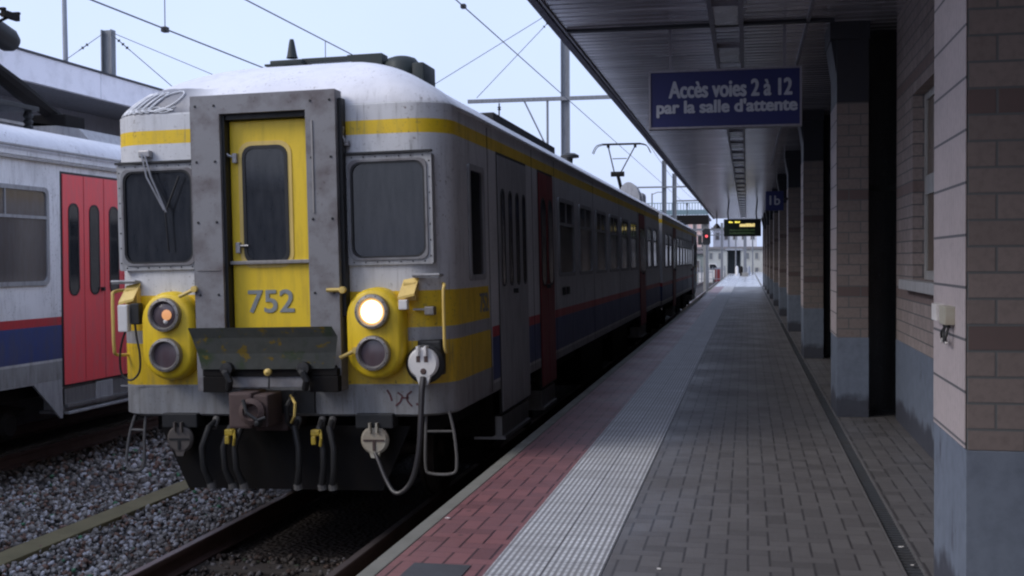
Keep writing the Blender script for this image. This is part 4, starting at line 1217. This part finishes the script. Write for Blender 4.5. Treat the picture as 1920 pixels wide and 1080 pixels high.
b = MB(); b.box(XB - .09, XB + .10, wy0 - .2, wy1 + .25, wz0 - .09, wz0 - .002, .008); b.build('window_sill', m_sill, win)
b = MB(); b.box(xi + .2, xi + .25, wy0 - .1, wy1 + .1, wz0 - .1, wz1 + .1); b.build('window_reveal', m_dark, win)
# junction box on the side of the first pillar
jx = .889
jb_ = thing('junction_box', 'cream electrical junction box with black cable tails on the near pillar', 'junction box', (jx - .004, 5.42, 1.30)); jb_.scale = (.55, .65, .45)
b = MB(); b.box(-.085, -.0045, -.11, .12, .02, .20, .008); b.build('box_body', m_cream, jb_)
b = MB(); b.box(-.075, -.005, .32, .52, .03, .20, .008); b.box(-.055, -.005, .525, .60, .06, .17, .006); b.build('side_box', m_white, jb_)
b = MB(); b.lathe((-.05, -.06, .019), (0, 0, -1), [(.018, 0), (.018, .03), (0, .03)], 10); b.lathe((-.05, .06, .019), (0, 0, -1), [(.018, 0), (.018, .03), (0, .03)], 10); b.build('cable_gland', m_black, jb_)
b = MB()
for pts in ([(-.05, -.06, -.01), (-.055, -.03, -.09), (-.06, .05, -.15), (-.05, .09, -.13)], [(-.05, .06, -.01), (-.06, .07, -.08), (-.06, .02, -.16), (-.055, -.05, -.15)], [(-.05, .06, -.01), (-.07, .11, -.07), (-.06, .13, -.15)], [(-.05, -.06, -.01), (-.07, -.08, -.1), (-.06, -.04, -.17)]):
    b.tube(smooth_path(pts, 4), .010, 6)
b.build('cable_tail', m_black, jb_, smooth=True)
b = MB(); b.cyl((-.06, .09, -.13), (-.06, .12, -.165), .015, 8); b.cyl((-.06, -.05, -.14), (-.06, -.07, -.165), .015, 8); b.build('cable_plug', m_white, jb_)

# ------------------------------------------------------------------ signs
sg = thing('hanging_sign', 'navy blue hanging sign with white French text under the canopy', 'sign', (-.226, 12.2, 0))
b = MB(); b.box(-.755, .755, 0, .10, 2.955, 3.53, .004); b.build('sign_panel', m_sign, sg)
b = MB(); b.ring([Vector(p) for p in ((-.768, -.012, 2.942), (.768, -.012, 2.942), (.768, -.012, 3.543), (-.768, -.012, 3.543))], [Vector(p) for p in ((-.748, -.012, 2.962), (.748, -.012, 2.962), (.748, -.012, 3.523), (-.748, -.012, 3.523))], (0, .124, 0)); b.build('sign_border', m_signfr, sg)
text('Accès voies 2 à 12', 'lettering', m_letter, sg, 1.225, (.055, -.001, 3.262), (R(90), 0, 0), .004, .018, h=.165)
text("par la salle d'attente", 'lettering', m_letter, sg, 1.40, (.018, -.001, 3.105), (R(90), 0, 0), .004, .018, h=.165)
b = MB()
for xx in (-.55, .60): b.box(xx - .015, xx + .015, .03, .06, 3.545, CZ - .001)
b.build('hanger_rod', m_signfr, sg)

dd = thing('departure_display', 'black departure display with glowing yellow rows hanging far down the platform', 'display', (-.19, 48, 0))
b = MB(); b.box(-.735, .735, 0, .3, 2.52, 3.21, .02); b.build('display_case', m_black, dd)
n_ = NB('display_face'); m_face = n_.out((0.01, 0.02, 0.012), .3)
b = MB(); b.box(-.69, .69, -.012, -.001, 2.56, 3.17); b.build('display_face', m_face, dd)
m_led = emis('yellow_led', (1.0, .85, .12), 1.6); m_led2 = emis('pale_led', (1.0, .80, .32), 1.0); m_led3 = emis('dim_green_led', (.12, .30, .05), .12)
b = MB(); rs = random.Random(2)
def led_row(b, x0, x1, z0, z1):
    x = x0
    while x < x1 - .03:
        wv = rs.uniform(.028, .05); b.box(x, min(x + wv, x1), -.016, -.0125, z0, z1 - rs.choice((0, 0, .02))); x += wv + .012
led_row(b, -.53, -.34, 3.06, 3.12); led_row(b, -.29, -.10, 3.06, 3.12); b.build('lit_row', m_led, dd)
b = MB(); led_row(b, -.10, .50, 2.90, 3.03); b.build('lit_row', m_led2, dd)
b = MB()
for z in (2.62, 2.74): led_row(b, -.5, .5, z, z + .06)
b.build('dim_row', m_led3, dd)
b = MB()
for xx in (-.55, .57): b.tube([(xx, .15, 3.21), (xx - .03, .15, 3.45), (xx + .02, .15, CZ)], .03, 8)
b.build('hanger_rod', m_rod, dd)

pn = thing('platform_number_sign', 'small blue sign reading 1b, projecting from the fourth pillar', 'sign', (.60, 26.6, 0))
b = MB(); b.box(-.20, .19, 0, .08, 2.67, 3.10, .006); b.build('sign_panel', m_sign, pn)
text('1b', 'lettering', m_letter, pn, .22, (0, -.001, 2.80), (R(90), 0, 0), .004, .02, h=.2)
b = MB(); b.box(.19, .288, .02, .06, 2.9, 2.95); b.build('bracket', m_rod, pn)

# ------------------------------------------------------------------ catenary masts and wires
def hbeam_mast(name, label, x, y, ztop, w_=.30, arms=(), z0=-1.0, group='catenary masts beside the tracks'):
    t = thing(name, label, 'mast', (x, y, z0), group=group); h = ztop - z0
    b = MB(); b.box(-w_ / 2, -w_ / 2 + .03, -.12, .12, 0, h); b.box(w_ / 2 - .03, w_ / 2, -.12, .12, 0, h); b.box(-w_ / 2 + .03, w_ / 2 - .03, -.015, .015, 0, h)
    b.box(-.4, .4, -.4, .4, -.02, .12, .02)
    b.build('post', m_mast, t)
    for (x0, x1, z, th) in arms:
        b = MB(); b.box(x0 - x, x1 - x, -.25, -.13, z - z0, z - z0 + th); b.build('cross_arm', m_mast, t)
    return t
m1 = hbeam_mast('catenary_mast', 'tall grey steel mast with a long cross arm behind the train roof', -6.88, 45, 11.6, .32, [(-10.7, -3.0, 7.75, .14)])
b = MB(); o_x = -6.88
b.cyl((-7.55 - o_x, -.19, 8.75), (-7.55 - o_x, -.19, 7.0), .045, 8); b.tube([(-8.45 - o_x, -.19, 8.75), (-7.60 - o_x, -.19, 7.0)], .03, 8); b.build('drop_arm', m_mast, m1)
b = MB(); b.tube([(-9.45 - o_x, -.19, 8.72), (-9.46 - o_x, -.19, 8.15)], .03, 6); b.lathe((-9.45 - o_x, -.19, 8.6), (0, 0, -1), [(.03, 0), (.08, .04), (.03, .08), (.08, .12), (.03, .16)], 10); b.build('insulator', m_black, m1)
hbeam_mast('catenary_mast', 'short grey mast top rising behind the left canopy', -17.45, 30, 8.08, .32)
hbeam_mast('catenary_mast', 'distant mast with a thin cross arm above the rear of the train', -5.5, 80, 8.3, .3, [(-7.6, -3.0, 6.45, .10)])
m4 = hbeam_mast('catenary_mast', 'distant darker mast standing just right of its neighbour', -5.05, 84, 7.7, .3, [(-5.0, -3.2, 5.7, .10)])
b = MB(); b.lathe((.9, -.19, 6.6), (0, 0, -1), [(.03, 0), (.09, .05), (.03, .1), (.09, .15), (.03, .2), (.02, .9)], 8); b.build('insulator', m_black, m4)
b = MB(); b.tube([(0, 0, 0), (-.1, 0, 12)], [.10, .06], 10)
o = b.build('lamp_pole', m_pole); o.location = (-18.7, 30, -1); tag(o, 'thin pale pole rising above the left canopy at the frame top', 'pole')

def wire(label, pts, r=.012, name='overhead_wire', drop=None, cat='wire'):
    b = MB(); b.tube(pts, r, 5)
    for (p, q) in (drop or []): b.tube([p, q], r * .7, 4)
    o = b.build(name, m_wire)
    return tag(o, label, cat, 'overhead wires')
def sagspan(x, z, y0, y1, sag, n=24):
    return [(x, y0 + (y1 - y0) * k / n, z - sag * 4 * (k / n) * (1 - k / n)) for k in range(n + 1)]
wire('contact wire above the yellow-fronted train, running to the distance', [(-3.9, -5, 5.17), (-3.9, 150, 5.17)], .009)
wire('sagging carrier wire above the track of the yellow-fronted train', sagspan(-3.98, 6.5, 45, 100, .5), .011)
ms = sagspan(-9.7, 7.2, -8, 45, 1.0)
wire('thicker wire above the neighbouring train with a vertical dropper', [(-9.7, -5, 5.57), (-9.7, 150, 5.57)], .014, drop=[((-9.7, y_, 5.57), (-9.7, y_, 6.6)) for y_ in (18.5, 33.5)])
wire('small clamp-bearing wire over the gap between the trains', [(-6.5, -5, 5.06), (-6.5, 80, 5.1)], .010, drop=[((-6.5, 17.6, 5.06), (-6.5, 17.6, 4.6))])
for (Y_, z_, lab) in ((18.5, 5.56, 'dark clamp on the wire above the neighbouring train'),):
    b = MB(); b.box(-.05, .05, -.06, .06, -.045, .045, .01); o = b.build('wire_clamp', m_black); o.location = (-9.7, Y_, z_); tag(o, lab, 'clamp')
b = MB(); b.box(-.035, .035, -.05, .05, -.03, .03, .01); o = b.build('wire_clamp', m_black); o.location = (-3.9, 16.1, 5.17); tag(o, 'dark clamp on the contact wire near the top of the picture', 'clamp')
wire('guy wire with insulators from the tall mast down to its arm tip', [(-7.1, 44.8, 11.15), (-10.35, 44.8, 7.95)], .014)
wire('long cross wire sloping from the tall mast down behind the front carriage roof', [(-7.1, 44.8, 11.3), (-12.3, 44.8, 8.4)], .014)
wire('left guy wire of the mast behind the left canopy', [(-17.5, 29.9, 8.0), (-19.2, 29.9, 7.0)], .010)
wire('steep guy wire from the short mast top down to the right', [(-17.3, 29.9, 7.95), (-15.2, 29.9, 6.2)], .012)
wire('shallow guy wire from the short mast top down to the right', [(-17.3, 29.9, 8.0), (-14.0, 29.9, 6.6)], .010)
b = MB()
for f in (.08, .13): b.lathe((0, 0, 0), (0, 0, 1), [(.001, 0)], 4) if False else None
def insul(p0, p1, f0, lab, n=3, s=.05):
    p0, p1 = Vector(p0), Vector(p1); d = (p1 - p0).normalized(); b = MB(); c = p0.lerp(p1, f0)
    for k in range(n): b.lathe(d * (k * .16), d, [(.015, 0), (s, .03), (.015, .06)], 8)
    b.tube([(0, 0, 0), d * (.16 * n)], .014, 5)
    o = b.build('insulator_string', m_black); o.location = c; tag(o, lab, 'insulator')
insul((-7.1, 44.8, 11.15), (-10.35, 44.8, 7.95), .06, 'string of dark insulators on the steeper guy wire of the tall mast', 4, .07)
insul((-17.3, 29.9, 7.95), (-15.2, 29.9, 6.2), .10, 'insulators on the steep guy wire of the short mast', 3)
insul((-17.5, 29.9, 8.0), (-19.2, 29.9, 7.0), .3, 'insulators on the left guy wire of the short mast', 2)
for (x0, x1, z0, z1) in ((-3.9, -5.6, 4.9, 4.0),):
    pass

# ------------------------------------------------------------------ left platform: canopy and hall
lc = thing('left_canopy', 'pale fascia canopy over the far left platform behind the neighbouring train', 'canopy', (0, 0, 0))
b = MB()
y = 4.0
while y < 62:
    b.box(-11.28, -11.2, y, y + 2.98, 4.50, 4.95); y += 3.0
b.build('fascia', paint('pale_fascia_panels', (0.90, 0.88, 0.92), .5, dirt=.25, streak=False), lc)
b = MB(); b.box(-11.31, -11.17, 4, 62, 4.955, 4.985); b.build('fascia_cap', m_cap, lc)
b = MB(); b.box(-17.5, -11.282, 4, 62, 4.52, 4.90); b.build('roof_slab', m_dark, lc)
b = MB(); b.box(-17.4, -11.30, 4, 62, 4.49, 4.518); b.build('soffit', paint('dark_soffit', (0.20, 0.20, 0.22), .6), lc)
b = MB(); b.box(-12.6, -12.5, 4, 62, 4.02, 4.485); b.build('edge_beam', paint('dull_grey_beam', (0.16, 0.16, 0.18), .6), lc)
b = MB(); b.box(-12.49, -12.44, 4, 62, 4.02, 4.07); b.box(-12.49, -12.44, 4, 62, 3.30, 3.34); b.build('beam_trim', m_white, lc)
b = MB(); b.box(-12.66, -12.50, 4, 62, 3.20, 4.015); b.build('lower_panel', paint('grey_cladding', (0.34, 0.34, 0.36), .5, dirt=.4), lc)
for yy in (8, 18, 28, 38, 48, 58):
    b = MB(); b.box(-14.2, -13.9, yy - .15, yy + .15, -.1, 4.49, .02); b.build('post', m_mast, lc)
b = MB()
for yy in (13.5, 23.5): b.tube([(-12.4, yy, 4.0), (-11.35, yy + 1.2, 4.48)], .05, 8); 
b.build('bracket', m_dark, lc)
b = MB(); b.box(-18.5, -11.3, -5, 150, -1.2, -.05)
tag(b.build('far_platform', m_conc), kind='structure')
hall = thing('platform_hall', 'brown brick hall behind the left canopy', 'building', (-18.6, 30, 0))
b = MB(); b.box(-.3, 0, -26, 30, -.05, 4.4); b.build('wall', m_brick, hall)
b = MB()
for k in range(12): b.box(.001, .03, -24 + 4.4 * k, -22 + 4.4 * k, 1.0, 2.9)
b.build('window', m_glass2, hall)

# ------------------------------------------------------------------ far end of the station
fb = thing('footbridge', 'dark footbridge with blue-green railing crossing the tracks beyond the train', 'footbridge', (0, 92, 0))
b = MB(); b.box(-40, -2.9, -1.2, 1.2, 4.35, 5.0, .02); b.build('deck', m_dark, fb)
m_rail = paint('blue_green_railing', (0.17, 0.25, 0.28), .5, dirt=.3)
b = MB(); b.box(-40, -2.9, -1.25, -1.2, 5.9, 5.96)
x = -40
while x < -2.9: b.box(x, x + .05, -1.24, -1.20, 5.0, 5.9); x += .22
b.box(-40, -2.9, -1.23, -1.21, 5.03, 5.4); b.build('railing', m_rail, fb)
b = MB(); b.box(-3.3, -2.95, -.9, .9, -1, 4.34, .02); b.build('support', m_conc, fb)
b = MB()
for xx in (-12.2, -22): b.box(xx, xx + .5, -.9, .9, -1, 4.34, .02)
b.build('support', m_conc, fb)
sgn_ = thing('railway_signal', 'dark railway signal showing a red light beyond the train', 'signal', (-2.75, 82, -1))
b = MB(); b.cyl((0, 0, 0), (0, 0, 3.6), .07, 10); b.build('post', m_mast, sgn_)
b = MB(); b.prism(rrect(0, 4.15, .55, 1.15, .2, 0), (0, .08, 0)); b.build('signal_board', m_black, sgn_)
b = MB(); b.lathe((0, -.001, 4.2), (0, -1, 0), [(.095, 0), (.09, .03), (0, .05)], 16); b.build('red_lamp', emis('red_signal_light', (1.0, .10, .12), 1.6), sgn_)
b = MB(); b.ring([Vector((.18 * math.cos(a * PI / 8), -.001, 4.2 + .18 * math.sin(a * PI / 8))) for a in range(16)], [Vector((.135 * math.cos(a * PI / 8), -.001, 4.2 + .135 * math.sin(a * PI / 8))) for a in range(16)], (0, -.12, 0)); b.build('hood', m_black, sgn_)

def block(name, label, x0, x1, y0, y1, h, col, rows, cols, roofcol=(0.2, 0.19, 0.2), glass=m_glass2, base=-1.0):
    t = thing(name, label, 'building', ((x0 + x1) / 2, y0, base))
    w_ = x1 - x0
    b = MB(); b.box(-w_ / 2, w_ / 2, 0, y1 - y0, 0, h); b.build('wall', paint(name + '_render', col, .8, dirt=.35), t)
    b = MB(); b.box(-w_ / 2 - .3, w_ / 2 + .3, -.3, y1 - y0 + .3, h + .002, h + .35, .03); b.build('roof', paint(name + '_roof', roofcol, .7), t)
    for r in range(rows):
        for c in range(cols):
            cx = -w_ / 2 + w_ * (c + .5) / cols; cz = h * (r + .55) / rows; ww = w_ / cols * .5; hh = h / rows * .5
            b = MB(); b.ring(rrect(cx, cz, ww, hh, .02, -.002, n=1), rrect(cx, cz, ww - .2, hh - .2, .02, -.002, n=1), (0, -.06, 0)); f = b.build('window', m_win, t)
            b = MB(); b.box(cx - ww / 2 + .09, cx + ww / 2 - .09, -.02, -.003, cz - hh / 2 + .09, cz + hh / 2 - .09); b.build('pane', glass, f)
    return t
block('apartment_building', 'pinkish apartment block seen above the rear of the train', -13, -6.2, 190, 200, 9.0, (0.72, 0.50, 0.46), 3, 5)
block('apartment_building', 'white apartment block in the distance right of the red signal', -5.6, 1.6, 200, 210, 7.6, (0.78, 0.79, 0.82), 3, 5)
m_gl3 = glass_mat('hazed_window_glass', (0.16, 0.18, 0.20), .2, .5)
block('office_building', 'low grey-green goods building closing the view at the platform end', -6.5, 4.2, 158, 166, 3.9, (0.48, 0.50, 0.49), 2, 9, glass=m_gl3)  # wall and panes paled: distance haze put into their colours
block('service_building', 'small grey-green trackside building beyond the rear carriage', -11.5, -4.6, 130, 136, 3.2, (0.24, 0.27, 0.25), 1, 4)
block('apartment_building', 'tall pale block at the far right beyond the platform end', 2.2, 12, 150, 162, 9, (0.62, 0.64, 0.68), 3, 9)
block('apartment_building', 'long beige terrace beyond the left platform', -60, -24, 160, 175, 7.5, (0.45, 0.40, 0.34), 3, 12)
# white van parked at the end
vn = thing('parked_van', 'small white van parked beyond the end of the tracks', 'van', (-4.9, 142, -1.0))
b = MB(); b.prism([(-2.1, 0, .45), (2.3, 0, .45), (2.35, 0, 1.1), (1.7, 0, 1.3), (1.2, 0, 2.1), (-2.1, 0, 2.15)], (0, 1.9, 0)); b.build('body', m_white, vn)
b = MB(); b.prism([(1.62, -.01, 1.35), (1.15, -.01, 2.0), (.5, -.01, 2.0), (.5, -.01, 1.35)], (0, .02, 0)); b.build('window', m_glass, vn)
for xx in (-1.4, 1.6):
    b = MB(); b.lathe((xx, -.02, .45), (0, 1, 0), [(0, 0), (.34, 0), (.34, .25), (0, .25)], 16); b.build('wheel', m_black, vn)
# fence across the end, platform lamp post, bollards
fn = thing('end_fence', 'pale metal fence across the track end in the distance', 'fence', (0, 126, -1))
b = MB(); b.box(-12, -2.2, 0, .05, 1.55, 1.62); b.box(-12, -2.2, 0, .05, .5, .56); b.build('fence_rail', m_pole, fn)
b = MB(); x = -12
while x < -2.2: b.box(x, x + .05, -.03, -.001, .1, 1.8); x += .4
b.build('fence_slats', m_pole, fn)
for k in range(5):
    b = MB(); b.box(-12 + 2.4 * k, -11.88 + 2.4 * k, .051, .15, 0, 1.9); b.build('fence_post', m_mast, fn)
lpst = thing('platform_post', 'tall dark post standing at the far end of the open platform', 'post', (-.2, 112, 0))
b = MB(); b.box(-.14, .14, -.14, .14, 0, 5.2, .02); b.build('shaft', m_mast, lpst)
b = MB(); b.box(-.3, .3, -.3, .3, 0.001, .35, .03); b.build('footing', m_conc, lpst)
b = MB(); b.box(-1.6, 1.6, -.1, .1, 5.2, 5.45, .02); b.build('lamp_arm', m_mast, lpst)
for k, (xx, yy) in enumerate(((-1.0, 118), (-.55, 116), (.15, 119))):
    b = MB(); b.lathe((0, 0, 0), (0, 0, 1), [(.16, 0), (.15, .75), (.10, .9), (0, .95)], 12); o = b.build('bollard', (m_white, m_dark, m_pole)[k], smooth=True); o.location = (xx, yy, 0)
    tag(o, ('white', 'dark', 'grey')[k] + ' bollard at the far end of the platform', 'bollard', 'bollards at the platform end')
def gantry(label, y, x0, x1, z, lamps):
    t = thing('track_gantry', label, 'gantry', (x0, y, -1), group='gantries beyond the station')
    w_ = x1 - x0
    for q in (0, w_): 
        b = MB(); b.box(q - .12, q + .12, -.12, .12, 0, z + 1.6); b.build('post', m_mast, t)
    b = MB(); b.box(.121, w_ - .121, -.1, .1, z + .95, z + 1.05); b.build('beam', m_mast, t)
    b = MB(); b.box(.121, w_ - .121, -.1, .1, z + .35, z + .43); b.build('lower_chord', m_mast, t)
    k = .3; b = MB()
    while k < w_ - .9: b.tube([(k, 0, z + .44), (k + .35, 0, z + .94), (k + .7, 0, z + .44)], .025, 5); k += .72
    b.build('lattice', m_mast, t)
    for q in lamps:
        b = MB(); b.box(q - .2, q + .2, -.2, -.101, z - .55, z + .34, .03); b.build('signal_head', m_black, t)
gantry('lattice gantry across the tracks, nearer of the two beyond the station', 118, -14, -2.45, 4.6, (5.2, 9.4))
gantry('lattice gantry across the tracks, farther of the two beyond the station', 146, -15, -2.2, 5.2, (4, 10.2))
sh = thing('platform_shelter', 'dark grey shelter with an open front at the far end of the platform', 'shelter', (-1.45, 134, 0))
b = MB(); b.box(-.75, -.68, 0, 2.5, 0, 2.6); b.box(.68, .75, 0, 2.5, 0, 2.6); b.box(-.68, .68, 2.44, 2.5, 0, 2.6); b.build('wall', paint('shelter_grey', (0.12, 0.14, 0.15), .6), sh)
b = MB(); b.box(-.95, .95, -.3, 2.7, 2.601, 2.78, .02); b.build('roof', m_pole, sh)
for k, (xx, yy, ww, hh, mm, lb) in enumerate(((-4.4, 128, 1.5, 1.2, m_white, 'white relay cabinet behind the track end'), (-3.1, 131, .8, 1.6, m_dred, 'small dark red cabinet behind the track end'), (-6.4, 133, 1.1, 1.0, m_pole, 'pale grey cabinet behind the track end'))):
    cb = thing('trackside_cabinet', lb, 'cabinet', (xx, yy, -1))
    b = MB(); b.box(-ww / 2, ww / 2, 0, .7, .12, hh, .02); b.build('cabinet_body', mm, cb)
    b = MB(); b.box(-ww / 2 - .05, ww / 2 + .05, -.05, .75, 0, .119); b.build('plinth', m_conc, cb)
    b = MB(); b.box(-ww / 2 - .04, ww / 2 + .04, -.04, .74, hh + .001, hh + .07, .01); b.build('lid', m_pole, cb)
for k, (xx, yy, zt) in enumerate(((-8.3, 105, 7.5), (-1.2, 128, 6.2), (.55, 124, 5.4))):
    b = MB(); b.tube([(0, 0, 0), (0, 0, zt + 1)], [.09, .06], 8); b.tube([(0, 0, zt + .9), (.5, 0, zt + 1.1), (1.0, 0, zt + 1.08)], .04, 6)
    o = b.build('street_lamp', m_mast); o.location = (xx, yy, -1); tag(o, ('slim lamp post on the left beyond the footbridge', 'slim lamp post beside the far shelter', 'slim lamp post at the right edge of the far platform')[k], 'lamp post')
hl_ = thing('hanging_lamp', 'small dark conical lamp hanging at the canopy edge left of the display', 'lamp', (-1.55, 62, 0))
b = MB(); b.cyl((0, 0, 3.45), (0, 0, CZ), .03, 8); b.build('rod', m_rod, hl_)
b = MB(); b.lathe((0, 0, 3.2), (0, 0, 1), [(.0, .0), (.2, .0), (.18, .12), (.06, .25), (0, .27)], 14); b.build('shade', m_black, hl_, smooth=True)
